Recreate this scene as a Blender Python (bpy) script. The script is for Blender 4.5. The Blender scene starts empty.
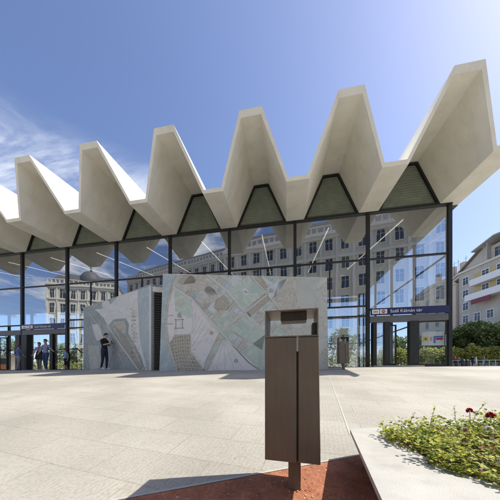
import bpy, bmesh, math, random
from mathutils import Vector, Matrix, noise
random.seed(7)
R = math.radians
scn = bpy.context.scene
col = scn.collection
AL = R(10.5); CA, SA = math.cos(AL), math.sin(AL); FOC = 230.0
D = 11.7                      # distance of the glazed front
PER = 3.33                    # fold period of the roof

def cam2w(r, f, z=0.0):       # metres to the right / ahead of the photographer -> world
    return Vector((r*CA - f*SA, r*SA + f*CA, z))
def sm(a, b, x):
    t = min(1, max(0, (x-a)/(b-a))); return t*t*(3-2*t)
def gz(x, y):                 # the square climbs gently towards the hall
    xc = min(60, max(-30, x))
    cap = min(11.3, max(7.6, 9.77 + .157*x))
    z = .125 + .009*xc - .113*max(0, cap - max(y, -3)) - .025*max(0, 3-max(y, -3))
    if y > 13: z += .011*min(y-13, 60)*sm(8.5, 12, x)
    return z
def ground_px(px, py):
    u = (px-240)/FOC; v = (371-py)/FOC
    t = 1.0
    for i in range(4000):
        p = cam2w(u*t, t)
        if v*t <= gz(p.x, p.y): break
        t += .004
    return p.x, p.y

# ------------------------------------------------------------------ materials
def newmat(name):
    m = bpy.data.materials.new(name); m.use_nodes = True
    return m, m.node_tree.nodes, m.node_tree.links, m.node_tree.nodes['Principled BSDF']
def mat(name, colr, rough=.6, metal=0, var=.12, scale=6, bump=0, spec=.5, bscale=None, detail=6):
    m, n, l, b = newmat(name)
    b.inputs['Roughness'].default_value = rough; b.inputs['Metallic'].default_value = metal
    b.inputs['Specular IOR Level'].default_value = spec
    tc = n.new('ShaderNodeNewGeometry')
    nz = n.new('ShaderNodeTexNoise'); nz.inputs['Scale'].default_value = scale; nz.inputs['Detail'].default_value = detail
    l.new(tc.outputs['Position'], nz.inputs['Vector'])
    cr = n.new('ShaderNodeValToRGB')
    cr.color_ramp.elements[0].position = .3; cr.color_ramp.elements[1].position = .7
    cr.color_ramp.elements[0].color = [c*(1-var) for c in colr]+[1]
    cr.color_ramp.elements[1].color = [min(1, c*(1+var)) for c in colr]+[1]
    l.new(nz.outputs['Fac'], cr.inputs['Fac']); l.new(cr.outputs['Color'], b.inputs['Base Color'])
    if bump:
        nb = n.new('ShaderNodeTexNoise'); nb.inputs['Scale'].default_value = bscale or scale*8; nb.inputs['Detail'].default_value = 4
        l.new(tc.outputs['Position'], nb.inputs['Vector'])
        bp = n.new('ShaderNodeBump'); bp.inputs['Strength'].default_value = bump; bp.inputs['Distance'].default_value = .01
        l.new(nb.outputs['Fac'], bp.inputs['Height']); l.new(bp.outputs['Normal'], b.inputs['Normal'])
    return m
def emis(name, colr, s):
    m, n, l, b = newmat(name)
    b.inputs['Base Color'].default_value = (*colr, 1); b.inputs['Emission Color'].default_value = (*colr, 1)
    b.inputs['Emission Strength'].default_value = s
    return m
def leafmat(name, c1, c2, scale=9, trans=.35):
    m, n, l, b = newmat(name)
    oi = n.new('ShaderNodeNewGeometry')
    nz = n.new('ShaderNodeTexNoise'); nz.inputs['Scale'].default_value = scale; nz.inputs['Detail'].default_value = 5
    l.new(oi.outputs['Position'], nz.inputs['Vector'])
    add = n.new('ShaderNodeMath'); add.operation = 'MULTIPLY_ADD'; add.inputs[1].default_value = .45; 
    l.new(oi.outputs['Random Per Island'], add.inputs[0]); l.new(nz.outputs['Fac'], add.inputs[2])
    cr = n.new('ShaderNodeValToRGB'); cr.color_ramp.elements[0].position = .45; cr.color_ramp.elements[1].position = .95
    cr.color_ramp.elements[0].color = (*c1, 1); cr.color_ramp.elements[1].color = (*c2, 1)
    l.new(add.outputs[0], cr.inputs['Fac']); l.new(cr.outputs['Color'], b.inputs['Base Color'])
    b.inputs['Roughness'].default_value = .55
    tr = n.new('ShaderNodeBsdfTranslucent'); l.new(cr.outputs['Color'], tr.inputs['Color'])
    mx = n.new('ShaderNodeMixShader'); mx.inputs['Fac'].default_value = trans
    l.new(b.outputs[0], mx.inputs[1]); l.new(tr.outputs[0], mx.inputs[2])
    l.new(mx.outputs[0], n['Material Output'].inputs['Surface'])
    return m
def glassmat(name, tint=(.70, .76, .78), base=.2, wav=.0045):
    m, n, l, b = newmat(name)
    n.remove(b)
    tr = n.new('ShaderNodeBsdfTransparent'); tr.inputs['Color'].default_value = (*tint, 1)
    gl = n.new('ShaderNodeBsdfGlossy'); gl.inputs['Roughness'].default_value = 0.0; gl.inputs['Color'].default_value = (.93, .96, 1, 1)
    lw = n.new('ShaderNodeLayerWeight'); lw.inputs['Blend'].default_value = .5
    mr = n.new('ShaderNodeMapRange'); mr.inputs['To Min'].default_value = base; mr.inputs['To Max'].default_value = .9
    pw = n.new('ShaderNodeMath'); pw.operation = 'POWER'; pw.inputs[1].default_value = 3.5
    l.new(lw.outputs['Facing'], pw.inputs[0]); l.new(pw.outputs[0], mr.inputs['Value'])
    g = n.new('ShaderNodeNewGeometry'); nz = n.new('ShaderNodeTexNoise'); nz.inputs['Scale'].default_value = .9; nz.inputs['Detail'].default_value = 1
    l.new(g.outputs['Position'], nz.inputs['Vector'])
    bp = n.new('ShaderNodeBump'); bp.inputs['Strength'].default_value = .5; bp.inputs['Distance'].default_value = wav
    l.new(nz.outputs['Fac'], bp.inputs['Height']); l.new(bp.outputs['Normal'], gl.inputs['Normal'])
    mx = n.new('ShaderNodeMixShader'); l.new(mr.outputs[0], mx.inputs['Fac'])
    l.new(tr.outputs[0], mx.inputs[1]); l.new(gl.outputs[0], mx.inputs[2])
    l.new(mx.outputs[0], n['Material Output'].inputs['Surface'])
    return m

def paving_material():
    m, n, l, b = newmat('pale_paving')
    g = n.new('ShaderNodeNewGeometry')
    mp = n.new('ShaderNodeMapping'); mp.inputs['Rotation'].default_value = (0, 0, R(8.7)); l.new(g.outputs['Position'], mp.inputs['Vector'])
    br = n.new('ShaderNodeTexBrick'); br.inputs['Scale'].default_value = 1
    br.inputs['Brick Width'].default_value = .9; br.inputs['Row Height'].default_value = .45
    br.inputs['Mortar Size'].default_value = .007; br.inputs['Mortar Smooth'].default_value = .3; br.inputs['Bias'].default_value = 0
    br.inputs['Color1'].default_value = (.37, .352, .312, 1); br.inputs['Color2'].default_value = (.412, .394, .352, 1); br.inputs['Mortar'].default_value = (.34, .31, .27, 1)
    l.new(mp.outputs[0], br.inputs['Vector'])
    big = n.new('ShaderNodeTexNoise'); big.inputs['Scale'].default_value = .55; big.inputs['Detail'].default_value = 6; l.new(g.outputs['Position'], big.inputs['Vector'])
    cr = n.new('ShaderNodeValToRGB'); cr.color_ramp.elements[0].position = .36; cr.color_ramp.elements[1].position = .66
    cr.color_ramp.elements[0].color = (.82, .81, .79, 1); cr.color_ramp.elements[1].color = (1.08, 1.07, 1.05, 1)
    l.new(big.outputs['Fac'], cr.inputs['Fac'])
    mu = n.new('ShaderNodeMix'); mu.data_type = 'RGBA'; mu.blend_type = 'MULTIPLY'; mu.inputs['Factor'].default_value = 1
    l.new(br.outputs['Color'], mu.inputs[6]); l.new(cr.outputs['Color'], mu.inputs[7])
    # speckle and wear
    sp = n.new('ShaderNodeTexNoise'); sp.inputs['Scale'].default_value = 45; sp.inputs['Detail'].default_value = 5; l.new(g.outputs['Position'], sp.inputs['Vector'])
    cs = n.new('ShaderNodeValToRGB'); cs.color_ramp.elements[0].position = .32; cs.color_ramp.elements[1].position = .6
    cs.color_ramp.elements[0].color = (.80, .77, .73, 1); cs.color_ramp.elements[1].color = (1, 1, 1, 1); l.new(sp.outputs['Fac'], cs.inputs['Fac'])
    mu2 = n.new('ShaderNodeMix'); mu2.data_type = 'RGBA'; mu2.blend_type = 'MULTIPLY'; mu2.inputs['Factor'].default_value = .8
    l.new(mu.outputs[2], mu2.inputs[6]); l.new(cs.outputs['Color'], mu2.inputs[7])
    # small worn patches
    st = n.new('ShaderNodeTexNoise'); st.inputs['Scale'].default_value = 2.3; st.inputs['Detail'].default_value = 8; st.inputs['Roughness'].default_value = .7
    l.new(g.outputs['Position'], st.inputs['Vector'])
    ct = n.new('ShaderNodeValToRGB'); ct.color_ramp.elements[0].position = .60; ct.color_ramp.elements[1].position = .72
    ct.color_ramp.elements[0].color = (1, 1, 1, 1); ct.color_ramp.elements[1].color = (.82, .79, .74, 1); l.new(st.outputs['Fac'], ct.inputs['Fac'])
    mu3 = n.new('ShaderNodeMix'); mu3.data_type = 'RGBA'; mu3.blend_type = 'MULTIPLY'; mu3.inputs['Factor'].default_value = 1
    l.new(mu2.outputs[2], mu3.inputs[6]); l.new(ct.outputs['Color'], mu3.inputs[7])
    # sawn ribs along the slabs
    wv = n.new('ShaderNodeTexWave'); wv.inputs['Scale'].default_value = 7.5; wv.inputs['Distortion'].default_value = .6; wv.bands_direction = 'X'
    wv.inputs['Detail'].default_value = 2; wv.inputs['Detail Scale'].default_value = 3
    l.new(mp.outputs[0], wv.inputs['Vector'])
    cw = n.new('ShaderNodeValToRGB'); cw.color_ramp.elements[0].position = .05; cw.color_ramp.elements[1].position = .35
    cw.color_ramp.elements[0].color = (.86, .84, .81, 1); cw.color_ramp.elements[1].color = (1, 1, 1, 1); l.new(wv.outputs['Color'], cw.inputs['Fac'])
    mu4 = n.new('ShaderNodeMix'); mu4.data_type = 'RGBA'; mu4.blend_type = 'MULTIPLY'; mu4.inputs['Factor'].default_value = .4
    l.new(mu3.outputs[2], mu4.inputs[6]); l.new(cw.outputs['Color'], mu4.inputs[7])
    gv = n.new('ShaderNodeTexVoronoi'); gv.inputs['Scale'].default_value = 3.2; gv.inputs['Randomness'].default_value = 1; l.new(g.outputs['Position'], gv.inputs['Vector'])
    cg = n.new('ShaderNodeValToRGB'); cg.color_ramp.elements[0].position = .035; cg.color_ramp.elements[1].position = .055
    cg.color_ramp.elements[0].color = (.72, .70, .68, 1); cg.color_ramp.elements[1].color = (1, 1, 1, 1); l.new(gv.outputs['Distance'], cg.inputs['Fac'])
    mu5 = n.new('ShaderNodeMix'); mu5.data_type = 'RGBA'; mu5.blend_type = 'MULTIPLY'; mu5.inputs['Factor'].default_value = 1
    l.new(mu4.outputs[2], mu5.inputs[6]); l.new(cg.outputs['Color'], mu5.inputs[7])
    l.new(mu5.outputs[2], b.inputs['Base Color'])
    b.inputs['Roughness'].default_value = .75; b.inputs['Specular IOR Level'].default_value = .25
    ad = n.new('ShaderNodeMath'); ad.operation = 'ADD'; l.new(br.outputs['Fac'], ad.inputs[0]); 
    sb = n.new('ShaderNodeMath'); sb.operation = 'MULTIPLY_ADD'; sb.inputs[1].default_value = -.5; l.new(sp.outputs['Fac'], sb.inputs[0]); l.new(br.outputs['Fac'], sb.inputs[2])
    bp = n.new('ShaderNodeBump'); bp.invert = True; bp.inputs['Strength'].default_value = .35; bp.inputs['Distance'].default_value = .006
    l.new(sb.outputs[0], bp.inputs['Height']); l.new(bp.outputs['Normal'], b.inputs['Normal'])
    return m
def red_material():
    m, n, l, b = newmat('red_paving')
    g = n.new('ShaderNodeNewGeometry')
    vo = n.new('ShaderNodeTexVoronoi'); vo.inputs['Scale'].default_value = 55; l.new(g.outputs['Position'], vo.inputs['Vector'])
    cr = n.new('ShaderNodeValToRGB'); e = cr.color_ramp.elements
    e[0].position = 0; e[0].color = (.26, .085, .042, 1); e[1].position = .93; e[1].color = (.40, .155, .075, 1)
    x = e.new(.95); x.color = (.44, .32, .24, 1)
    l.new(vo.outputs['Color'], cr.inputs['Fac'])
    nz = n.new('ShaderNodeTexNoise'); nz.inputs['Scale'].default_value = 7; nz.inputs['Detail'].default_value = 7; l.new(g.outputs['Position'], nz.inputs['Vector'])
    c2 = n.new('ShaderNodeValToRGB'); c2.color_ramp.elements[0].position = .35; c2.color_ramp.elements[1].position = .68
    c2.color_ramp.elements[0].color = (.7, .68, .66, 1); c2.color_ramp.elements[1].color = (1.1, 1.1, 1.1, 1); l.new(nz.outputs['Fac'], c2.inputs['Fac'])
    mu = n.new('ShaderNodeMix'); mu.data_type = 'RGBA'; mu.blend_type = 'MULTIPLY'; mu.inputs['Factor'].default_value = 1
    l.new(cr.outputs['Color'], mu.inputs[6]); l.new(c2.outputs['Color'], mu.inputs[7]); l.new(mu.outputs[2], b.inputs['Base Color'])
    b.inputs['Roughness'].default_value = .8
    bp = n.new('ShaderNodeBump'); bp.inputs['Strength'].default_value = .5; bp.inputs['Distance'].default_value = .004
    l.new(vo.outputs['Distance'], bp.inputs['Height']); l.new(bp.outputs['Normal'], b.inputs['Normal'])
    return m
def marble(name, c1, c2, vein, scale=1.6):
    m, n, l, b = newmat(name)
    g = n.new('ShaderNodeNewGeometry')
    nz = n.new('ShaderNodeTexNoise'); nz.inputs['Scale'].default_value = scale; nz.inputs['Detail'].default_value = 9; nz.inputs['Roughness'].default_value = .65
    nz.inputs['Distortion'].default_value = 1.2
    off = n.new('ShaderNodeVectorMath'); off.operation = 'ADD'
    sc = n.new('ShaderNodeVectorMath'); sc.operation = 'SCALE'; sc.inputs['Scale'].default_value = 37
    cmb = n.new('ShaderNodeCombineXYZ'); l.new(g.outputs['Random Per Island'], cmb.inputs[0]); l.new(g.outputs['Random Per Island'], cmb.inputs[2])
    l.new(cmb.outputs[0], sc.inputs[0]); l.new(sc.outputs[0], off.inputs[1]); l.new(g.outputs['Position'], off.inputs[0])
    l.new(off.outputs[0], nz.inputs['Vector'])
    cr = n.new('ShaderNodeValToRGB'); e = cr.color_ramp.elements
    e[0].position = .3; e[0].color = (*c1, 1); e[1].position = .7; e[1].color = (*c2, 1)
    v = e.new(.5); v.color = [(a+b_)/2 for a, b_ in zip(c1, c2)]+[1]
    v2 = e.new(.525); v2.color = (*vein, 1); v3 = e.new(.55); v3.color = [(a*.4+b_*.6) for a, b_ in zip(c1, c2)]+[1]
    l.new(nz.outputs['Fac'], cr.inputs['Fac'])
    l.new(cr.outputs['Color'], b.inputs['Base Color']); b.inputs['Roughness'].default_value = .55
    return m

M = {}
M['paving'] = paving_material(); M['red'] = red_material()
M['roof'] = mat('painted_concrete', (.82, .795, .715), .75, var=.05, scale=1.5, bump=.08, bscale=60)
def soil_streaks(m, sc, lo):
    n, l = m.node_tree.nodes, m.node_tree.links; b = n['Principled BSDF']
    g = n.new('ShaderNodeNewGeometry'); mp = n.new('ShaderNodeMapping'); mp.inputs['Scale'].default_value = sc; l.new(g.outputs['Position'], mp.inputs['Vector'])
    nz = n.new('ShaderNodeTexNoise'); nz.inputs['Scale'].default_value = 1; nz.inputs['Detail'].default_value = 8; nz.inputs['Roughness'].default_value = .68; l.new(mp.outputs[0], nz.inputs['Vector'])
    cr = n.new('ShaderNodeValToRGB'); cr.color_ramp.elements[0].position = .30; cr.color_ramp.elements[1].position = .52
    cr.color_ramp.elements[0].color = (lo, lo*.985, lo*.96, 1); cr.color_ramp.elements[1].color = (1, 1, 1, 1); l.new(nz.outputs['Fac'], cr.inputs['Fac'])
    src = b.inputs['Base Color'].links[0].from_socket
    mu = n.new('ShaderNodeMix'); mu.data_type = 'RGBA'; mu.blend_type = 'MULTIPLY'; mu.inputs['Factor'].default_value = 1
    l.new(src, mu.inputs[6]); l.new(cr.outputs['Color'], mu.inputs[7]); l.new(mu.outputs[2], b.inputs['Base Color'])
soil_streaks(M['roof'], (2.2, 2.2, .35), .90)
M['asphalt'] = mat('asphalt', (.07, .07, .07), .85, var=.2, scale=3, bump=.2)
M['black'] = mat('dark_steel', (.022, .024, .026), .45, metal=.3, var=.15)
M['frame'] = mat('dark_frame', (.035, .037, .038), .4, metal=.4, var=.15)
M['greyband'] = mat('grey_band', (.13, .135, .14), .5, var=.1)
M['olive'] = mat('olive_sheet', (.235, .265, .215), .5, metal=.15, var=.12, scale=2.5)
M['lining'] = mat('darkening_lining', (.055, .058, .045), .6, var=.15, scale=1.5)  # dark olive that puts the dimness of the hall interior into colour
M['navy'] = mat('navy_sign', (.016, .026, .10), .35, var=.08)
M['white'] = mat('white_paint', (.8, .8, .79), .5, var=.03)
M['red_sign'] = mat('red_sign', (.42, .03, .04), .45, var=.05)
M['maroon'] = mat('maroon_sign', (.20, .03, .045), .5, var=.1)
M['yellow_sign'] = mat('yellow_sign', (.75, .52, .02), .45, var=.05)
M['blue_sign'] = mat('blue_sign', (.04, .13, .45), .45, var=.05)
M['poster'] = mat('poster_paper', (.66, .66, .67), .5, var=.04)
M['glass'] = glassmat('station_glass', base=.38)
M['clearglass'] = glassmat('rear_glass', tint=(.84, .9, .92), base=.08)
M['inner'] = mat('inner_wall', (.17, .175, .17), .7, var=.1, scale=2)
M['darkinner'] = mat('dark_inner_wall', (.10, .105, .11), .7, var=.15, scale=2)
M['lamp'] = emis('strip_lamp', (1, .86, .68), .5)
M['bin'] = mat('brown_steel', (.143, .117, .087), .5, metal=.2, var=.10, scale=5, bump=.05, bscale=400)
def streak(m, lo, hi):
    n, l = m.node_tree.nodes, m.node_tree.links; b = n['Principled BSDF']
    tcn = n.new('ShaderNodeNewGeometry'); mp = n.new('ShaderNodeMapping'); mp.inputs['Scale'].default_value = (26, 26, 1.6); l.new(tcn.outputs['Position'], mp.inputs['Vector'])
    nz = n.new('ShaderNodeTexNoise'); nz.inputs['Detail'].default_value = 7; nz.inputs['Roughness'].default_value = .65; nz.inputs['Scale'].default_value = 1; l.new(mp.outputs[0], nz.inputs['Vector'])
    cr = n.new('ShaderNodeValToRGB'); cr.color_ramp.elements[0].position = .32; cr.color_ramp.elements[1].position = .70
    cr.color_ramp.elements[0].color = (lo, lo, lo, 1); cr.color_ramp.elements[1].color = (hi, hi*1.01, hi*1.02, 1); l.new(nz.outputs['Fac'], cr.inputs['Fac'])
    src = b.inputs['Base Color'].links[0].from_socket
    mu = n.new('ShaderNodeMix'); mu.data_type = 'RGBA'; mu.blend_type = 'MULTIPLY'; mu.inputs['Factor'].default_value = 1
    l.new(src, mu.inputs[6]); l.new(cr.outputs['Color'], mu.inputs[7]); l.new(mu.outputs[2], b.inputs['Base Color'])
    mr = n.new('ShaderNodeMapRange'); mr.inputs['To Min'].default_value = .35; mr.inputs['To Max'].default_value = .65; l.new(nz.outputs['Fac'], mr.inputs['Value']); l.new(mr.outputs[0], b.inputs['Roughness'])
streak(M['bin'], .90, 1.10)
M['bin_in'] = mat('bin_inner', (.19, .165, .14), .45, metal=.35, var=.15, scale=14)
M['bin_dark'] = mat('bin_dark_metal', (.035, .026, .02), .5, metal=.3, var=.25, scale=14)  # dark brown metal of the body, ash tray and hinge box
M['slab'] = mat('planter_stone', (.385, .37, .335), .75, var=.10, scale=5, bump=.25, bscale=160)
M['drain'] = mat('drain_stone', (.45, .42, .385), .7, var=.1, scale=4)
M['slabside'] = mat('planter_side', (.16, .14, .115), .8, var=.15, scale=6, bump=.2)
M['soil'] = mat('soil', (.055, .038, .025), .95, var=.4, scale=30, bump=1, bscale=60)
M['leaf'] = leafmat('planter_leaf', (.07, .13, .02), (.54, .54, .08), 11, .5)
M['leafbrown'] = leafmat('withered_leaf', (.13, .035, .025), (.30, .14, .06), 9, .3)
M['dryleaf'] = mat('dry_leaf', (.55, .40, .20), .8, var=.3, scale=40)
M['stem'] = mat('stem', (.12, .11, .04), .8, var=.3, scale=20)
M['crimson'] = leafmat('crimson_petal', (.22, .008, .015), (.45, .015, .04), 30, .25)
M['cream_petal'] = leafmat('cream_petal', (.7, .68, .6), (.85, .83, .76), 30, .25)
M['tree1'] = leafmat('tree_leaf', (.05, .085, .022), (.27, .32, .08), .8, .55)
M['tree2'] = leafmat('dark_tree_leaf', (.045, .078, .026), (.27, .32, .10), .8, .55)
M['hedge'] = leafmat('hedge_leaf', (.13, .165, .03), (.55, .53, .14), .7, .58)
M['bark'] = mat('bark', (.07, .05, .035), .9, var=.3, scale=9, bump=.6)
M['wallgrey'] = mat('render_grey', (.50, .465, .41), .8, var=.06, scale=.6)
M['wallgrey2'] = mat('canopy_grey', (.44, .43, .42), .7, var=.1, scale=1)
M['wallcream'] = mat('render_cream', (.66, .61, .50), .8, var=.08, scale=.6)
M['wallpeach'] = mat('render_peach', (.60, .51, .43), .8, var=.06, scale=.6)
M['wallyellow'] = mat('render_yellow', (.52, .42, .20), .8, var=.06, scale=.6)
M['tile'] = mat('roof_tile', (.21, .165, .135), .8, var=.2, scale=2)
M['slate'] = mat('slate_roof', (.12, .12, .125), .6, var=.2, scale=2)
M['pane'] = mat('window_glass', (.035, .042, .05), .08, var=.3, scale=.5, spec=.8)
M['trim'] = mat('stone_trim', (.66, .63, .56), .8, var=.06)
M['steel'] = mat('galvanised', (.36, .37, .38), .45, metal=.5, var=.1)
M['orange'] = mat('orange_panel', (.55, .17, .05), .6, var=.08)
# map stones
M['st_base'] = marble('stone_grey_green', (0.418, 0.447, 0.418), (0.580, 0.580, 0.528), (0.383, 0.348, 0.290), 1.2)
M['st_river'] = marble('stone_river', (0.313, 0.389, 0.429), (0.429, 0.499, 0.522), (0.487, 0.545, 0.557), .9)
M['st_white'] = marble('stone_lilac_white', (0.615, 0.609, 0.615), (0.680, 0.680, 0.680), (0.557, 0.545, 0.545), .8)
M['st_green'] = marble('stone_green', (0.383, 0.476, 0.429), (0.499, 0.574, 0.510), (0.580, 0.626, 0.568), 1.3)
M['st_beige'] = marble('stone_beige', (.45, .435, .375), (.55, .53, .465), (.36, .33, .27), 1.6)
M['st_brown'] = marble('stone_brown', (.37, .345, .295), (.48, .45, .39), (.29, .25, .2), 2.2)
M['st_blue'] = marble('stone_blue', (0.429, 0.487, 0.522), (0.568, 0.615, 0.626), (0.638, 0.661, 0.661), 1.5)
M['st_olive'] = marble('stone_olive', (0.290, 0.284, 0.226), (0.418, 0.400, 0.325), (0.186, 0.174, 0.128), 2.5)
M['st_dark'] = marble('stone_dark', (0.244, 0.278, 0.302), (0.336, 0.371, 0.389), (0.383, 0.418, 0.429), 1.4)
M['st_left'] = marble('stone_blue_grey', (.27, .31, .315), (.42, .445, .44), (.23, .26, .26), 1.1)
M['st_line'] = mat('stone_joint', (.58, .565, .53), .7, var=.05)

# ------------------------------------------------------------------ mesh helpers
class MB:
    def __init__(s): s.v = []; s.f = []; s.m = []
    def face(s, pts, m=0):
        i = len(s.v); s.v += [tuple(p) for p in pts]; s.f.append(tuple(range(i, i+len(pts)))); s.m.append(m)
    def hull8(s, p, m=0):     # p: 4 bottom (ccw from above) + 4 top
        i = len(s.v); s.v += [tuple(q) for q in p]
        for a in ((3, 2, 1, 0), (4, 5, 6, 7), (0, 1, 5, 4), (1, 2, 6, 5), (2, 3, 7, 6), (3, 0, 4, 7)):
            s.f.append(tuple(i+k for k in a)); s.m.append(m)
    def box(s, x0, x1, y0, y1, z0, z1, m=0):
        s.hull8([(x0, y0, z0), (x1, y0, z0), (x1, y1, z0), (x0, y1, z0), (x0, y0, z1), (x1, y0, z1), (x1, y1, z1), (x0, y1, z1)], m)
    def bar(s, a, b, w, h=None, m=0, up=Vector((0, 0, 1))):
        a, b = Vector(a), Vector(b); h = h or w; d = (b-a).normalized()
        if abs(d.dot(up)) > .98: up = Vector((0, 1, 0))
        x = d.cross(up).normalized(); y = x.cross(d)
        q = [a-x*w/2-y*h/2, a+x*w/2-y*h/2, a+x*w/2+y*h/2, a-x*w/2+y*h/2]
        s.hull8([*q, *[p+(b-a) for p in q]][0:8], m)
    def tube(s, a, b, r0, r1=None, n=8, m=0, cap=True):
        a, b = Vector(a), Vector(b); r1 = r0 if r1 is None else r1; d = (b-a).normalized()
        x = d.orthogonal().normalized(); y = d.cross(x); i = len(s.v)
        for k in range(n):
            c, sn = math.cos(2*math.pi*k/n), math.sin(2*math.pi*k/n)
            s.v.append(tuple(a+(x*c+y*sn)*r0)); s.v.append(tuple(b+(x*c+y*sn)*r1))
        for k in range(n):
            j = (k+1) % n; s.f.append((i+2*k, i+2*j, i+2*j+1, i+2*k+1)); s.m.append(m)
        if cap:
            s.f.append(tuple(i+2*k for k in reversed(range(n)))); s.m.append(m)
            s.f.append(tuple(i+2*k+1 for k in range(n))); s.m.append(m)
    def prism(s, poly, z0, z1, m=0, mt=None):     # poly ccw
        n = len(poly); i = len(s.v)
        s.v += [(p[0], p[1], z0) for p in poly]+[(p[0], p[1], z1) for p in poly]
        s.f.append(tuple(i+k for k in reversed(range(n)))); s.m.append(m)
        s.f.append(tuple(i+n+k for k in range(n))); s.m.append(m if mt is None else mt)
        for k in range(n):
            j = (k+1) % n; s.f.append((i+k, i+j, i+n+j, i+n+k)); s.m.append(m)
    def blob(s, c, rx, ry, rz, m=0, nu=12, nv=8):
        i = len(s.v); c = Vector(c)
        for a in range(nv+1):
            th = math.pi*a/nv
            for k in range(nu):
                ph = 2*math.pi*k/nu
                s.v.append((c.x+rx*math.sin(th)*math.cos(ph), c.y+ry*math.sin(th)*math.sin(ph), c.z+rz*math.cos(th)))
        for a in range(nv):
            for k in range(nu):
                j = (k+1) % nu
                s.f.append((i+a*nu+k, i+(a+1)*nu+k, i+(a+1)*nu+j, i+a*nu+j)); s.m.append(m)
    def build(s, name, mats, parent=None, smooth=False, bevel=0):
        if not isinstance(mats, (list, tuple)): mats = [mats]
        me = bpy.data.meshes.new(name); me.from_pydata(s.v, [], s.f)
        for q in mats: me.materials.append(q)
        for p, k in zip(me.polygons, s.m): p.material_index = k; p.use_smooth = smooth
        me.validate()
        o = bpy.data.objects.new(name, me); col.objects.link(o)
        if parent: o.parent = parent
        if bevel:
            bv = o.modifiers.new('bevel', 'BEVEL'); bv.width = bevel; bv.segments = 2; bv.limit_method = 'ANGLE'
        return o
def tag(o, label=None, cat=None, group=None, kind=None):
    if label: o['label'] = label
    if cat: o['category'] = cat
    if group: o['group'] = group
    if kind: o['kind'] = kind
    return o
def thing(name, label, cat, loc=(0, 0, 0), rz=0, group=None):
    o = bpy.data.objects.new(name, None); col.objects.link(o); o.location = loc; o.rotation_euler = (0, 0, rz)
    o.empty_display_size = .2
    return tag(o, label, cat, group)
def copy_tree(o, parent=None):
    c = o.copy(); col.objects.link(c)
    if parent: c.parent = parent
    for ch in list(o.children): copy_tree(ch, c)
    return c
def text_mesh(name, s, size, mtl, parent, M4, bold=.0):
    cu = bpy.data.curves.new(name, 'FONT'); cu.body = s; cu.size = size; cu.extrude = .003; cu.offset = bold
    to = bpy.data.objects.new('tmp', cu); col.objects.link(to)
    dg = bpy.context.evaluated_depsgraph_get(); dg.update()
    me = bpy.data.meshes.new_from_object(to.evaluated_get(dg)); col.objects.unlink(to); bpy.data.objects.remove(to)
    me.transform(M4); me.materials.clear(); me.materials.append(mtl)
    o = bpy.data.objects.new(name, me); col.objects.link(o); o.parent = parent
    return o
FACE_CAM = Matrix.Rotation(R(90), 4, 'X')          # text lying in XZ, read from -Y

# ------------------------------------------------------------------ ground
def frange(a, b, s):
    n = int(round((b-a)/s)); return [a+(b-a)*k/n for k in range(n+1)]
def sheet(name, mtl, xs, ys, dz=0, keep=None):
    mb = MB(); nx = len(xs)
    mb.v = [(x, y, gz(x, y)+dz) for y in ys for x in xs]
    for j in range(len(ys)-1):
        for i in range(nx-1):
            mb.f.append((j*nx+i, j*nx+i+1, (j+1)*nx+i+1, (j+1)*nx+i)); mb.m.append(0)
    return mb.build(name, mtl)
gx = [-600, -300, -120, -60, -40, -30]+frange(-25, 14, .5)+[16, 18, 20, 24, 30, 36, 44, 52, 60, 80, 120, 300, 600]
gy = [-600, -300, -120, -60, -30, -15, -8, -5]+frange(-3, 14, .25)+[16, 18, 20, 22, 24, 27, 30, 35, 40, 46, 53, 60, 66, 73, 90, 140, 300, 600]
tag(sheet('plaza_ground', M['paving'], gx, gy), kind='structure')
tag(sheet('street', M['asphalt'], [14, 18, 24, 30, 36, 44, 52, 60, 80, 120, 200], [46, 53, 60, 66, 73, 90, 140, 220], .02), kind='structure')

# red paving by the bin, pale kerb line in front of it
ka, kb = ground_px(125, 498), ground_px(360, 455)
kd = Vector((kb[0]-ka[0], kb[1]-ka[1])).normalized(); kn = Vector((-kd.y, kd.x))
def along(s, off): p = Vector(ka)+kd*s+kn*off; return (p.x, p.y)
def strip(name, mtl, s0, s1, o0, o1, dz, n=24, no=1):
    mb = MB()
    for i in range(n):
        for j in range(no):
            a, b = s0+(s1-s0)*i/n, s0+(s1-s0)*(i+1)/n; p0, p1 = o0+(o1-o0)*j/no, o0+(o1-o0)*(j+1)/no
            mb.face([(*q, gz(*q)+dz) for q in (along(a, p0), along(b, p0), along(b, p1), along(a, p1))])
    return mb.build(name, mtl)
tag(strip('red_paving', M['red'], -1.5, 2.0, -2.6, -.022, .006, 24, 20), kind='structure')
tag(strip('kerb_line', M['slab'], -1.5, 2.0, -.022, .0, .010), kind='structure')
# drainage joint running to the hall
mb = MB(); d0 = Vector(ground_px(345, 420)); d1 = Vector(ground_px(329, 375.6)); dd = (d1-d0); dn = Vector((dd.y, -dd.x)).normalized()*.008
for i in range(24):
    a, b = d0+dd*(i/24-.10)*1.10, d0+dd*((i+1)/24-.10)*1.10
    mb.face([(*q, gz(*q)+.004) for q in (a+dn, b+dn, b-dn, a-dn)])
tag(mb.build('drain_strip', M['drain']), kind='structure')

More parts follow.
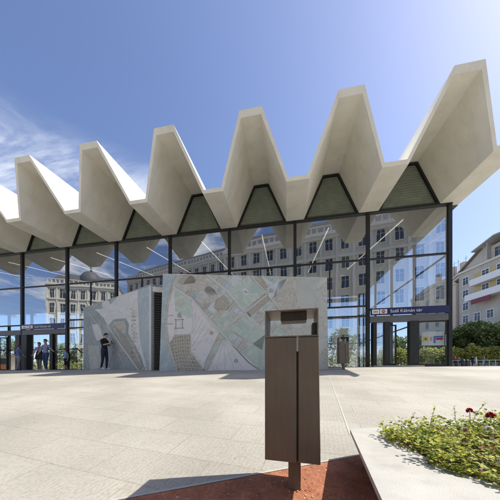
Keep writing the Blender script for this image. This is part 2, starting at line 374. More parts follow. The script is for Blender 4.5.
# ------------------------------------------------------------------ station hall
hall = thing('station_hall', 'glazed metro station hall under a zigzag folded pale concrete roof', 'station', (0, D, 0))
HB = 24.0                                  # rear wall (world y)
ZT = 7.38
XR = .6+2*PER; XL = .6-14*PER
def roof_profile(zv, top):
    pts = []
    for k in range(-14, 3):
        xv = .6+k*PER
        zp = 9.62 if top else 9.42; hp = .40 if top else .36
        z = zv+.13 if top else zv
        hv = .42 if not top else .36
        pts += [(xv-hv, z), (xv+hv, z)]
        if k < 2: pts += [(xv+PER/2-hp, zp), (xv+PER/2+hp, zp)]
        else: pts += [(xv+hv+.438*(8.1-z), 8.1)]
    return pts
def ytip(z): return 9.17-(z-7.40)*.37-D      # the front edge rakes forward towards the top
mb = MB()
st = [('tip', 7.40), (0, 7.40), (HB+1.5-D, 7.40)]
def Y(y, z): return ytip(z) if y == 'tip' else y
P0, P1 = roof_profile(7.40, 0), roof_profile(7.40, 1)
for (ya, za), (yb, zb) in zip(st, st[1:]):
    for top, A in ((0, P0), (1, P1)):
        for i in range(len(A)-1):
            a, b = A[i], A[i+1]
            q = [(a[0], Y(ya, a[1]), a[1]), (b[0], Y(ya, b[1]), b[1]), (b[0], Y(yb, b[1]), b[1]), (a[0], Y(yb, a[1]), a[1])]
            mb.face(q if top else q[::-1])
    for e in (0, -1):
        u, t = P0[e], P1[e]
        q = [(u[0], Y(ya, u[1]), u[1]), (u[0], Y(yb, u[1]), u[1]), (t[0], Y(yb, t[1]), t[1]), (t[0], Y(ya, t[1]), t[1])]
        mb.face(q if e else q[::-1])
for y in ('tip', HB+1.5-D):
    for i in range(len(P0)-1):
        q = [(p[0], Y(y, p[1]), p[1]) for p in (P0[i], P0[i+1], P1[i+1], P1[i])]
        mb.face(q if y == 'tip' else q[::-1])
mb.v = [(x+(x-1.5)*.0105*max(0, -y), y, z) for x, y, z in mb.v]     # the folds fan out slightly
mb.build('folded_roof', M['roof'], hall)

mb = MB(); A = roof_profile(7.40, 0)
for i in range(len(A)-2):
    dzz = -.02
    mb.face([(A[i][0], HB-D, A[i][1]+dzz), (A[i+1][0], HB-D, A[i+1][1]+dzz), (A[i+1][0], .13, A[i+1][1]+dzz), (A[i][0], .13, A[i][1]+dzz)])
mb.build('darkening_lining', M['lining'], hall)  # dark sheet added under the roof so the hall stays dim inside
mull = [.6+k*PER for k in range(-14, 3)]
def zb(x): return gz(x, D+.3)
hv74 = .42
for k in range(-14, 2):
    xa, xb = .6+k*PER, .6+(k+1)*PER
    # ribbed olive gable sheet over each bay
    mb = MB(); n = 17
    z0, z1 = 7.46, 9.415
    def xlr(z): e = hv74+.438*(z-7.40)+.012; return xa+e, xb-e
    for i in range(n):
        for (fa, fb, ya, yb) in ((0, .38, 0, 0), (.38, .5, 0, .035), (.5, .88, .035, .035), (.88, 1, .035, 0)):
            za, zb_ = z0+(z1-z0)*(i+fa)/n, z0+(z1-z0)*(i+fb)/n
            la, ra = xlr(za); lb, rb = xlr(zb_)
            mb.face([(la, ya, za), (ra, ya, za), (rb, yb, zb_), (lb, yb, zb_)])
    mb.build('gable_sheet', M['olive'], hall)
    mb = MB()
    la, ra = xlr(7.44); lb, rb = xlr(9.40)
    mb.bar((la+.02, -.06, 7.44), (lb+.02, -.06, 9.37), .09, .08); mb.bar((ra-.02, -.06, 7.44), (rb-.02, -.06, 9.37), .09, .08)
    mb.bar((lb+.02, -.062, 9.36), (rb-.02, -.062, 9.36), .085, .085)
    for i in range(n):                        # toothed edge of the ribbed sheet
        z = z0+(z1-z0)*(i+.2)/n; l_, r_ = xlr(z)
        mb.box(l_+.02, l_+.085, -.05, -.005, z-.03, z+.03); mb.box(r_-.085, r_-.02, -.05, -.005, z-.03, z+.03)
    mb.build('gable_edge', M['black'], hall)
for x in mull:
    mb = MB(); mb.box(x-.07, x+.07, -.075, .14, zb(x)-.05, 7.395); mb.build('mullion', M['black'], hall)
mb = MB(); mb.box(XL-.075, XR+.075, -.1, .1, 7.36, 7.455); mb.build('top_rail', M['black'], hall)
mb = MB(); mb.hull8([(XL, -.11, zb(XL)-.05), (XR, -.11, zb(XR)-.05), (XR, .16, zb(XR)-.05), (XL, .16, zb(XL)-.05), (XL, -.11, zb(XL)+.035), (XR, -.11, zb(XR)+.035), (XR, .16, zb(XR)+.035), (XL, .16, zb(XL)+.035)])
mb.build('sill', M['greyband'], hall)
def pane(x0, x1, z0, z1, y=0, m='glass', name='glass_pane'):
    dy = (z1-z0)*0; mb = MB(); mb.face([(x0, y+dy, z0), (x1, y+dy, z0), (x1, y-dy, z1), (x0, y-dy, z1)]); return mb.build(name, M[m], hall)
def rail(x0, x1, z, h=.06, m='black', y0=-.05, y1=.08, name='transom'):
    mb = MB(); mb.box(x0+.075, x1-.075, y0, y1, z-h/2, z+h/2); return mb.build(name, M[m], hall)
DOORBAYS = {-6: 'L', -5: 'L', 1: 'R'}
for k in range(-14, 2):
    xa, xb = .6+k*PER, .6+(k+1)*PER; zf = (zb(xa)+zb(xb))/2
    rail(xa, xb, 5.22); pane(xa+.075, xb-.075, 5.25, 7.36)
    if k in (-3, -2, -1, 0, -4):            # an extra slender post in the upper light
        pass
    if k in DOORBAYS:
        pane(xa+.075, xb-.075, 2.90, 5.19)
        rail(xa, xb, 2.86, .06); 
        rail(xa, xb, 2.40, .30, 'greyband', -.07, .1, 'door_head')
    else:
        pane(xa+.075, xb-.075, 3.08, 5.19); rail(xa, xb, 3.05); rail(xa, xb, 2.58)
        pane(xa+.075, xb-.075, 2.61, 3.02); pane(xa+.075, xb-.075, zf+.04, 2.55)
        mb = MB(); mb.box(xa+1.6, xa+1.66, -.03, .05, 3.08, 5.19); mb.build('glazing_bar', M['black'], hall)
def pxx(px):                                # facade x of a picture column measured on the front
    u = (px-240)/FOC; t = D/(u*SA+CA); return t*(u*CA-SA)
def door_leaf(x0, x1, y, z0, z1, nm='sliding_door'):
    mb = MB(); w = .06
    mb.box(x0, x0+w, y-.025, y+.025, z0, z1); mb.box(x1-w, x1, y-.025, y+.025, z0, z1)
    mb.box(x0+w, x1-w, y-.025, y+.025, z1-w, z1); mb.box(x0+w, x1-w, y-.025, y+.025, z0, z0+.1)
    d = mb.build(nm, M['frame'], hall)
    g = MB(); g.face([(x0+w, y, z0+.1), (x1-w, y, z0+.1), (x1-w, y, z1-w), (x0+w, y, z1-w)]); g.build('door_glass', M['clearglass'], d)
    h = MB(); h.tube((x1-.10, y-.07, z0+.9), (x1-.10, y-.07, z0+1.4), .014); h.bar((x1-.10, y-.07, z0+.95), (x1-.10, y-.02, z0+.95), .015); h.bar((x1-.10, y-.07, z0+1.35), (x1-.10, y-.02, z0+1.35), .015)
    h.build('handle', M['steel'], d)
def post(x0, x1, z0, z1=2.25, y0=-.1, y1=.22):
    mb = MB(); mb.box(x0, x1, y0, y1, z0, z1); mb.build('door_post', M['frame'], hall)
# right entrance
xa, xb = .6+PER, .6+2*PER; zf = zb(xa)+.09
mb = MB(); mb.box(xa+.08, pxx(418), -.5, -.11, zb(xa)-.1, zf); mb.build('threshold', M['slab'], hall)
post(pxx(372.5), pxx(376), zf-.1); post(pxx(384), pxx(389), zf-.1, y0=-.12, y1=.12); post(pxx(408.5), pxx(417.5), zf-.1, y0=-.12, y1=.12)
door_leaf(pxx(390)+.02, pxx(399.5), .3, zf, 2.18)
door_leaf(pxx(417.5), xb-.09, .0, zb(xb)+.03, 2.25, 'glazed_panel')
pane(pxx(376), pxx(384), zf, 2.25, .02)
# left entrances
xa = .6-5*PER; z0 = zb(xa)+.03
post(xa+.08, xa+.45, z0-.06, 2.25); post(pxx(51), pxx(54), z0-.06, 2.25)
door_leaf(pxx(54)+.01, xa+PER-.08, .0, z0, 2.25, 'glazed_panel'); door_leaf(pxx(46), pxx(51), .3, z0, 2.2)
xa = .6-6*PER
post(xa+.75, xa+1.05, z0-.06, 2.25); post(xa+PER-.4, xa+PER-.08, z0-.06, 2.25, -.12, .26)
door_leaf(xa+.08, xa+.75, .0, z0, 2.25, 'glazed_panel'); door_leaf(xa+1.05, xa+1.7, .3, z0, 2.2)
# side wall on the right
ys = [0, 2.75, 5.5, 8.25, 11, HB-D]
for a, b in zip(ys, ys[1:]):
    mb = MB(); mb.box(XR-.06, XR+.06, b-.06, b+.06, zb(XR)-.05, 7.395); mb.build('side_mullion', M['black'], hall)
    for z in (2.6, 5.22):
        mb = MB(); mb.box(XR-.04, XR+.04, a+.14, b-.06, z-.03, z+.03); mb.build('side_transom', M['black'], hall)
    for za, zc in ((zb(XR), 2.57), (2.63, 5.19), (5.25, 7.36)):
        mb = MB(); mb.face([(XR, a+.14, za), (XR, b-.06, za), (XR, b-.06, zc), (XR, a+.14, zc)]); mb.build('side_glass', M['clearglass'], hall)
mb = MB(); mb.box(XR-.07, XR+.07, .1, HB-D, 7.3, 7.39); mb.build('side_rail', M['black'], hall)
mb = MB(); mb.box(XL-.2, XL, 0, HB-D, -.4, 7.39); mb.build('end_wall', M['inner'], hall)
# rear wall: glazed at both ends, solid behind the stone blocks
yb_ = HB-D
mb = MB(); mb.box(-13.4, 3.9, yb_, yb_+.25, -.3, 9.3); mb.build('rear_wall', M['inner'], hall)
for (xa, xb, n) in ((XL, -13.4, 9), (3.9, XR, 1)):
    for i in range(n+1):
        x = xa+(xb-xa)*i/n
        mb = MB(); mb.box(x-.09, x+.09, yb_-.05, yb_+.2, -.3, 9.3); mb.build('rear_mullion', M['black'], hall)
        if i < n:
            x2 = xa+(xb-xa)*(i+1)/n
            for z in (2.7, 5.2, 7.4):
                mb = MB(); mb.box(x+.09, x2-.09, yb_-.03, yb_+.15, z-.06, z+.06); mb.build('rear_transom', M['black'], hall)
            mb = MB(); mb.face([(x+.09, yb_+.05, 2.76), (x2-.09, yb_+.05, 2.76), (x2-.09, yb_+.05, 7.34), (x+.09, yb_+.05, 7.34)]); mb.build('rear_glass', M['clearglass'], hall)
            mb = MB(); mb.box(x+.09, x2-.09, yb_, yb_+.1, 7.46, 9.3); mb.build('rear_gable', M['darkinner'], hall)
# inner mezzanine beam and slender columns
for x in (-11, -4.5, 2.3):
    mb = MB(); mb.tube((x, 6, -.2), (x, 6, 7.4), .16, n=16); mb.build('column', M['inner'], hall, True)
mb = MB(); mb.box(-12, 5.2, 5.86, 6.14, 5.0, 5.22); mb.build('gallery_beam', M['greyband'], hall)

# strip lamps rising to the rear, one per bay
sl = None
for k in range(-9, 2):
    x = .6+(k+.5)*PER
    ends = {-8: 'farthest left', 1: 'at the right corner'}
    o = thing('strip_light', 'slim white lamp strip rising behind the glass, one under each roof fold', 'lamp', (x, 12.1, 7.15), 0, 'strip lamps inside the hall')
    if sl is None:
        a = MB(); a.bar((0, 0, 0), (0, 9.5, 1.78), .036, .03); sl1 = a.build('diffuser', M['lamp'], o)
        a = MB(); a.bar((0, 0, .045), (0, 9.5, 1.825), .08, .05); sl2 = a.build('housing', M['greyband'], o); sl = o
    else:
        for s_ in (sl1, sl2):
            c = s_.copy(); col.objects.link(c); c.parent = o

# station signs
def station_sign(xa, xb, z0, z1, label, words, picw):
    y = D-.13
    s = thing('station_sign', label, 'sign', (xa, y, z0))
    w, h = xb-xa, z1-z0
    m_ = MB(); m_.box(0, w, 0, .035, 0, h); m_.build('sign_board', M['navy'], s)
    x = .06
    for i, t in enumerate(('H', 'M')):
        pw = picw
        m_ = MB(); m_.box(x, x+pw, -.012, 0, .06, h-.06); pc = m_.build('pictogram', M['white'], s)
        cx, cz = x+pw/2, h/2; r = (h-.12)*.40
        m_ = MB()
        if i == 0:
            for q in range(3): m_.box(cx-r+q*r*.75, cx-r+q*r*.75+r*.42, -.016, -.0125, cz-r*.6, cz+r*.5)
            m_.build('bus_symbol', M['greyband'], pc)
        else:
            m_.prism([(r*math.cos(a*math.pi/12), r*math.sin(a*math.pi/12)) for a in range(24)], 0, .004)
            m_.v = [(cx+a, -.0125-c, cz+b) for a, b, c in m_.v]; m_.build('red_disc', M['red_sign'], pc)
            text_mesh('letter', 'M', r*1.5, M['white'], pc, Matrix.Translation((cx-r*.62, -.02, cz-r*.5)) @ FACE_CAM)
        x += pw+.03
    text_mesh('lettering', words, h*.62, M['white'], s, Matrix.Translation((x+.10, -.006, h*.30)) @ FACE_CAM, bold=0)
    return s
xa, xb = .6+PER+.075, .6+2*PER-.075
station_sign(xa, xb, 2.57, 2.89, 'navy station name board over the right hand glass doors', 'Széll Kálmán tér', .30)
xa = .6-5*PER+.075
station_sign(xa, xa+PER-.15, 2.56, 2.86, 'navy station name board over the left doors where people walk', 'Széll Kálmán tér', .40)

# notice sheet behind the right glass panel
ps = thing('notice_poster', 'white notice with yellow square and red arrow behind the door glass', 'poster', (pxx(422), D+.03, 1.15))
w = pxx(445)-pxx(422)
m_ = MB(); m_.box(0, w, 0, .008, 0, .62); m_.build('sheet', M['poster'], ps)
m_ = MB(); m_.box(.06, .27, -.006, 0, .18, .40); m_.build('yellow_square', M['yellow_sign'], ps)
m_ = MB(); m_.box(.12, .20, -.010, -.0065, .25, .33); m_.build('black_mark', M['black'], ps)
m_ = MB(); m_.box(.34, .42, -.006, 0, .20, .38); m_.build('pink_mark', mat('pink_mark', (.6, .25, .28), .5), ps)
m_ = MB(); m_.box(.47, .56, -.006, 0, .10, .42); m_.box(.56, w-.05, -.006, 0, .36, .42); m_.build('blue_line', M['blue_sign'], ps)
m_ = MB(); m_.box(.58, w-.16, -.006, 0, .24, .34); m_.face([(w-.16, -.006, .20), (w-.03, -.006, .29), (w-.16, -.006, .38)]); m_.build('red_arrow', M['red_sign'], ps)

# ------------------------------------------------------------------ stone map blocks
class FacePlane:              # a vertical face; maps a point measured on it from the photo to face coordinates
    def __init__(s, a, b):
        s.a, s.b = Vector(a), Vector(b); s.d = (s.b-s.a); s.L = s.d.length; s.d.normalize()
        s.n = Vector((s.d.y, -s.d.x, 0))          # outward, towards the square
    def sz(s, px, py):
        u = (px-240)/FOC; ray = cam2w(u, 1)
        den = ray.x*s.n.x+ray.y*s.n.y; t = (s.a.x*s.n.x+s.a.y*s.n.y)/den
        p = ray*t; return ((p-s.a).dot(s.d), (371-py)/FOC*t)
    def pt(s, q, off): 
        p = s.a+s.d*q[0]+s.n*off; return (p.x, p.y, q[1])
def clip(poly, cl):
    def inside(p, a, b): return (b[0]-a[0])*(p[1]-a[1])-(b[1]-a[1])*(p[0]-a[0]) >= 0
    out = poly
    for i in range(len(cl)):
        a, b = cl[i], cl[(i+1) % len(cl)]; inp, out = out, []
        for j in range(len(inp)):
            p, q = inp[j-1], inp[j]; ip, iq = inside(p, a, b), inside(q, a, b)
            if ip != iq:
                dx, dy = q[0]-p[0], q[1]-p[1]; ex, ey = b[0]-a[0], b[1]-a[1]
                den = ex*dy-ey*dx
                if abs(den) > 1e-9:
                    t = (ey*(p[0]-a[0])-ex*(p[1]-a[1]))/den; out.append((p[0]+dx*t, p[1]+dy*t))
            if iq: out.append(q)
        if not out: return []
    return out
def area(p): return sum(p[i-1][0]*p[i][1]-p[i][0]*p[i-1][1] for i in range(len(p)))/2
def inpoly(p, poly):
    c = False
    for i in range(len(poly)):
        a, b = poly[i-1], poly[i]
        if (a[1] > p[1]) != (b[1] > p[1]) and p[0] < (b[0]-a[0])*(p[1]-a[1])/(b[1]-a[1])+a[0]: c = not c
    return c
STN = ['st_base', 'st_river', 'st_white', 'st_green', 'st_beige', 'st_brown', 'st_blue', 'st_olive', 'st_dark', 'st_line', 'st_left']
SI = {k: i for i, k in enumerate(STN)}
class Inlay:
    def __init__(s, fp, outline): s.fp = fp; s.cl = outline if area(outline) > 0 else outline[::-1]; s.mb = MB()
    def poly(s, pts, m, lay=1):
        if area(pts) < 0: pts = pts[::-1]
        # triangulate concave outlines through bmesh tessellation
        from mathutils.geometry import tessellate_polygon
        tris = tessellate_polygon([[Vector((p[0], p[1], 0)) for p in pts]])
        for t in tris:
            tp = [pts[i] for i in t]
            if area(tp) < 0: tp = tp[::-1]
            q = clip(tp, s.cl)
            if len(q) >= 3 and abs(area(q)) > 1e-5: s.mb.face([s.fp.pt(a, .0035*lay) for a in q], SI[m])
    def px(s, pts, m, lay=1): s.poly([s.fp.sz(*p) for p in pts], m, lay)
    def line(s, a, b, w, m='st_line', lay=3):
        a, b = Vector(a), Vector(b); d = (b-a)
        if d.length < 1e-4: return
        n = Vector((-d.y, d.x)).normalized()*w/2
        s.poly([tuple(a-n), tuple(b-n), tuple(b+n), tuple(a+n)], m, lay)
    def pxline(s, pts, w, m='st_line', lay=3):
        q = [s.fp.sz(*p) for p in pts]
        for a, b in zip(q, q[1:]): s.line(a, b, w, m, lay)
def block_body(name, fp, outline, depth, parent, mtl):
    mb = MB(); n = len(outline)
    f = [fp.pt(p, 0) for p in outline]; b = [fp.pt(p, -depth) for p in outline]
    mb.face(f); mb.face(b[::-1])
    for i in range(n): j = (i+1) % n; mb.face([f[i], b[i], b[j], f[j]])
    return mb.build(name, M[mtl], parent)

# right block
fr = FacePlane(cam2w((161-240)/FOC*9, 9), cam2w((328-240)/FOC*9, 9))
rb = thing('stone_map_block', 'wide pale stone block with an inlaid city map, right of the dark louvre door', 'stone block', (0, 0, 0))
outl = [fr.sz(159.3, 374), fr.sz(328.3, 374), fr.sz(327, 277.3), fr.sz(163, 273.8)]
block_body('block_body', fr, outl, 1.7, rb, 'st_base')
il = Inlay(fr, outl)
district = [(173, 288), (192, 299), (207, 316), (219, 333), (209, 352), (205, 362), (191, 353), (191, 333), (170, 345), (166, 325), (168, 300)]
rnd = random.Random(5)
def sub(poly, m, lay, ang, na, nb, gap, rng, cols):     # chop a quad in parcels
    pass
# rotated parcels over the right part
ang = R(38); ca, sa = math.cos(ang), math.sin(ang)
u = -60
while u < 200:
    du = rnd.choice((5, 7, 10, 15)); v = -160
    while v < 160:
        dv = rnd.choice((6, 9, 13, 20))
        quad = []
        for (a, b) in ((u+.35, v+.35), (u+du-.35, v+.35), (u+du-.35, v+dv-.35), (u+.35, v+dv-.35)):
            quad.append((205+a*ca-b*sa, 300+a*sa+b*ca))
        cx = sum(p[0] for p in quad)/4; cy = sum(p[1] for p in quad)/4
        if 184 < cx < 292 and not inpoly((cx, cy), district) and cy < 372 and (cx-184)*.9 > (cy-300)*.35:
            m = rnd.choice(('st_green', 'st_blue', 'st_blue', 'st_blue', 'st_beige', 'st_base', 'st_base', 'st_green', 'st_green', 'st_brown', 'st_base', 'st_river'))
            il.px(quad, m, 1)
            if rnd.random() < .35:                      # hatching of streets
                n = rnd.choice((3, 4, 5))
                for q in range(1, n):
                    t = q/n; A = (quad[0][0]*(1-t)+quad[1][0]*t, quad[0][1]*(1-t)+quad[1][1]*t); B = (quad[3][0]*(1-t)+quad[2][0]*t, quad[3][1]*(1-t)+quad[2][1]*t)
                    il.pxline([A, B], .018, rnd.choice(('st_line', 'st_beige', 'st_dark')), 2)
        v += dv
    u += du
# hills in the upper middle and plain right end
for c in ((196, 283, 13, 9), (207, 296, 11, 9), (214, 287, 9, 10), (187, 280, 9, 5), (222, 304, 8, 8)):
    il.px([(c[0]+c[2]*math.cos(a*.7)*(1+.15*math.sin(a*2.1)), c[1]+c[3]*math.sin(a*.7)*(1+.2*math.cos(a*1.7))) for a in range(9)], rnd.choice(('st_beige', 'st_brown', 'st_base')), 2)
il.px([(226, 293), (248, 275.5), (265, 293), (244, 310)], 'st_green', 3)
il.px([(245, 311), (265, 294), (270, 300), (249, 318)], 'st_brown', 3)
il.px([(253, 279), (259, 273), (269, 288), (266, 291)], 'st_brown', 3)
il.px([(266, 289), (277, 281), (287, 278), (277, 296), (270, 299)], 'st_blue', 3)
il.px([(279, 282), (290, 277), (296, 277), (296, 318), (283, 312), (272, 300)], 'st_beige', 3)
il.px([(241, 291), (245, 287.5), (250, 292), (246, 296)], 'st_white', 4)
il.pxline([(243, 292), (246, 291), (245.5, 293), (248.5, 292)], .03, 'st_dark', 5)
il.px([(248, 312), (266, 331), (262, 350), (232, 330)], 'st_green', 3)
il.px([(240, 353), (266, 334), (268, 372), (256, 372)], 'st_green', 3)
for c in ((211.5, 333), (236, 361), (271, 290.5)):
    il.px([(c[0]+2.2*math.cos(a*math.pi/5), c[1]+2.2*math.sin(a*math.pi/5)) for a in range(10)], 'st_brown', 6)
il.pxline([(176, 275), (205, 273), (228, 292), (250, 319), (266, 332)], .07, 'st_line', 4)
il.pxline([(250, 275), (268, 295), (290, 322)], .05, 'st_line', 4)
il.pxline([(192, 299), (228, 340), (248, 362), (262, 372)], .06, 'st_line', 5)
il.pxline([(219, 333), (248, 310), (268, 294)], .05, 'st_line', 4)
# river, white district, street grid
il.px([(158, 272), (178, 272), (172, 283), (167.5, 305), (166, 325), (169, 347), (178, 374), (158, 374)], 'st_river', 4)
il.px([(173, 287), (192, 299), (219, 333), (205, 362), (203, 374), (178, 374), (169, 347), (166.5, 325), (168, 305)], 'st_white', 5)
il.px([(207, 372), (224, 338), (243, 354), (264, 374), (205, 374)], 'st_white', 5)
for t in (.15, .35, .55, .75): il.pxline([(224, 338), (208+50*t, 373)], .02, 'st_blue', 6)
il.px([(174, 289.5), (192, 300), (191.3, 318), (182, 315), (175.5, 311)], 'st_green', 6)
il.px([(176, 303), (183, 299), (185, 304), (180, 307)], 'st_beige', 7)
og = [(175, 335), (190.5, 334), (190.5, 352.5), (204.5, 370), (204, 374), (179, 374), (170, 345), (169.5, 344)]
il.px(og, 'st_olive', 6)
for k in range(12):
    a = 336+k*3.5; il.pxline([(168+k*.6, a+1.5+k*.1), (180, a-.5), (191+k*1.6, a-1.8+k*.3)], .017, 'st_line', 7)
for k in range(8):
    il.pxline([(174.5+k*2.3, 334), (175+k*2.4, 352), (178+k*3.8, 374)], .017, 'st_line', 7)
for a, b in (((174.5, 320), (184, 319.5)), ((174.5, 328.5), (184, 328)), ((176, 319), (176, 329)), ((182.5, 319), (182.5, 329))): il.pxline([a, b], .03, 'st_dark', 7)
il.px([(177.5, 314), (180.5, 312), (182, 318), (177.8, 317.5)], 'st_dark', 7)
il.pxline([(167, 316), (173.5, 315.5)], .025, 'st_dark', 7); il.pxline([(166.5, 324), (173.5, 324)], .025, 'st_dark', 7)
for k in range(6): il.pxline([(193+k*3.4, 306+k*4.5), (192.5, 322+k*6)], .014, 'st_blue', 7)
il.pxline([(173, 287), (168, 305), (166, 325), (169.5, 347), (179, 374)], .09, 'st_beige', 6)
il.pxline([(173, 287), (192, 299), (219, 333)], .08, 'st_line', 7)
il.mb.build('map_inlay', [M[k] for k in STN], rb)

# left block
pA, pC = cam2w((83.5-240)/FOC*12.4, 12.4), cam2w((151.3-240)/FOC*9.25, 9.25)
fl = FacePlane(pA, pC)
lb = thing('stone_map_block', 'blue grey stone block with a sloping top, the man with the phone stands before it', 'stone block', (0, 0, 0))
outl = [fl.sz(83.5, 373.5), fl.sz(151.3, 374), fl.sz(151.3, 283.6), fl.sz(124, 294), fl.sz(100, 302.2), fl.sz(83.5, 307.5)]
block_body('block_body', fl, outl, 1.1, lb, 'st_left')
il = Inlay(fl, outl)
il.px([(138, 284), (150, 280), (150, 375), (147.5, 375), (141, 345), (138.5, 315)], 'st_river', 1)
il.px([(149.2, 280), (152, 280), (152, 375), (149.2, 375)], 'st_white', 2)
il.px([(95, 309.5), (103, 308.5), (102, 298), (106, 297), (111, 304.5), (122, 292), (138, 284), (138.5, 315), (141, 345), (148, 372), (143, 374), (107, 326), (103, 318), (99, 313)], 'st_white', 2)
il.px([(92, 324.5), (99, 324), (104, 339), (97, 341), (94, 333)], 'st_white', 2)
leaf = [(109, 325.5), (113.5, 319.5), (126, 318), (129, 324), (128.5, 333), (141, 356), (144.5, 367), (140, 370), (125, 350)]
il.px(leaf, 'st_dark', 3)
leaf2 = [(111, 325), (115, 321.5), (124.5, 321), (126.5, 326), (126, 334), (139, 357), (142, 367), (138, 366), (124, 346)]
il.px(leaf2, 'st_beige', 4)
for k in range(13):
    x0, y0 = 112+k*1.2, 323+k*1.1; il.pxline([(x0, y0), (x0+8+k*.7, y0+14+k*1.7), (x0+14+k*.5, min(367, y0+26+k*2))], .03, rnd.choice(('st_olive', 'st_brown', 'st_dark')), 5)
for k in range(9): il.pxline([(113+k*3.2, 328+k*4.3), (121+k*2.6, 324+k*4.8)], .022, rnd.choice(('st_brown', 'st_olive')), 6)
for k in range(26): il.pxline([(130.5+(k*1.7 % 3), 309+k*1.9), (132.5+(k*2.3 % 5), 308.6+k*1.95)], .05, rnd.choice(('st_beige', 'st_brown', 'st_base')), 5)
il.pxline([(107, 325), (124, 349), (141, 373)], .09, 'st_line', 6)
il.pxline([(89, 313), (104, 333), (118, 352), (128, 373)], .05, 'st_line', 3)
il.px([(98, 313), (104, 318), (107, 325), (104, 324), (96, 316)], 'st_dark', 3)
il.px([(113, 346), (118, 345.5), (119, 350), (115.5, 352.5), (112.5, 350)], 'st_dark', 3)
il.px([(112, 374), (121, 360), (129, 374)], 'st_dark', 3)
il.px([(86, 318), (94, 316), (95, 330), (88, 334)], 'st_dark', 1); il.px([(88, 345), (99, 346), (102, 368), (90, 370)], 'st_base', 1)
il.px([(100, 345), (109, 333), (116, 345), (108, 368)], 'st_left', 2)
il.mb.build('map_inlay', [M[k] for k in STN], lb)

# dark louvre door between the blocks
p0 = pC+fl.d*.04-fl.n*.02; p1 = cam2w((163.5-240)/FOC*9.35, 9.35)
fd = FacePlane(p0, p1)
lv = thing('louvre_door', 'dark ribbed door in the gap between the two stone map blocks', 'door', (0, 0, 0))
mb = MB(); zt = fd.sz(156, 291.5)[1]; zb0 = -.15
def fbox(fp, mb, s0, s1, z0, z1, o0, o1, m=0):
    a, b, c, d = fp.pt((s0, 0), o0), fp.pt((s1, 0), o0), fp.pt((s1, 0), o1), fp.pt((s0, 0), o1)
    P = [a, b, c, d] if o0 > o1 else [d, c, b, a]
    mb.hull8([(p[0], p[1], z0) for p in P]+[(p[0], p[1], z1) for p in P], m)
fbox(fd, mb, .0, fd.L, zb0, zt, -.12, -.2); mb.build('door_panel', M['black'], lv)
n = 34; mb = MB()
for i in range(n):
    z = zb0+.1+(zt-zb0-.15)*i/n; fbox(fd, mb, .06, fd.L-.06, z, z+.05, -.06, -.118)
mb.build('slats', M['frame'], lv)
mb = MB(); fbox(fd, mb, 0, fd.L, zt, zt+.2, -.03, -.25); mb.build('lintel', M['st_white'], lv)

# ------------------------------------------------------------------ litter bin
bx = cam2w((294.5-240)/FOC*1.63, 1.63); H0 = -gz(bx.x, bx.y)
def make_bin(label, loc, rz, group=None):
    b = thing('litter_bin', label, 'bin', loc, rz, group)
    zg = loc[2]
    def e(z): return z-zg            # heights given against the eye level of the first bin
    x0, x1, y0, y1 = -.193, .150, -.13, .15
    zt, zo, zl = .404+H0, .228+H0, -.595+H0
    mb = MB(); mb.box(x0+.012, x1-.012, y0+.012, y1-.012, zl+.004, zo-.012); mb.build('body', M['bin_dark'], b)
    # front leaves, slightly proud, a slot between them
    xg0, xg1 = .012, .032
    def leaf_(xa, xb, xbb, nm):
        q = MB(); q.hull8([(xa, y0-.006, zl), (xbb, y0-.006, zl-.004), (xbb, y0+.010, zl-.004), (xa, y0+.010, zl), (xa, y0-.006, zo), (xb, y0-.006, zo), (xb, y0+.010, zo), (xa, y0+.010, zo)])
        return q.build(nm, M['bin'], b, bevel=.003)
    leaf_(x0, xg0, xg0+.002, 'front_panel'); leaf_(xg1-.006, x1, x1+.012, 'front_panel')
    q = MB(); q.box(xg0+.001, xg1-.007, y0-.002, y0+.008, zo-.10, zo-.002); q.build('lit_slit_plate', M['steel'], b)  # pale plate stands in for the lit slit between the leaves
    q = MB(); q.hull8([(x0, y0+.0105, zl), (x0+.011, y0+.0105, zl), (x0+.011, y1, zl), (x0, y1, zl), (x0, y0+.0105, zo), (x0+.011, y0+.0105, zo), (x0+.011, y1, zo), (x0, y1, zo)]); q.build('side_panel', M['bin'], b)
    q = MB(); q.hull8([(x1, y0+.0105, zl), (x1+.012, y0+.0105, zl), (x1+.012, y1, zl), (x1, y1, zl), (x1-.011, y0+.0105, zo), (x1, y0+.0105, zo), (x1, y1, zo), (x1-.011, y1, zo)]); q.build('side_panel', M['bin'], b)
    q = MB(); q.box(x0, x1, y1-.011, y1+.003, zl, zo); q.build('back_panel', M['bin'], b)
    # open hood
    q = MB(); t = .009
    q.box(x0, x0+t, y0-.006, y1, zo+.004, zt-t); q.box(x1-t, x1, y0-.006, y1, zo+.004, zt-t); q.box(x0, x1, y0-.006, y1, zt-t, zt)
    q.build('hood', M['bin_in'], b, bevel=.002)
    q = MB(); q.box(x0, x1, y0-.006, y1, zo-.0115, zo+.0035)
    q.build('rim', M['bin_in'], b)
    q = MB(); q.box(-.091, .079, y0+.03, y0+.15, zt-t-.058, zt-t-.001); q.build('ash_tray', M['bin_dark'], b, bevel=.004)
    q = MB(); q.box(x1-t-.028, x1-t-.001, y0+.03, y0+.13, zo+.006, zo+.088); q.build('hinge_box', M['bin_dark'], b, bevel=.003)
    q = MB(); q.box(-.042, .042, -.04, .04, -.12, zl+.003); q.build('post', M['bin'], b, bevel=.004)
    return b
bn = make_bin('brown steel litter bin on a single post in the foreground', (bx.x, bx.y, gz(bx.x, bx.y)), AL-R(13.5))
b2 = copy_tree(bn); p = cam2w((343.5-240)/FOC*8.75, 8.75); b2.location = (p.x, p.y, gz(p.x, p.y)); b2.rotation_euler = (0, 0, R(4))
tag(b2, 'small distant brown litter bin beside the end of the wide stone block')
bn['group'] = b2['group'] = 'litter bins on the square'

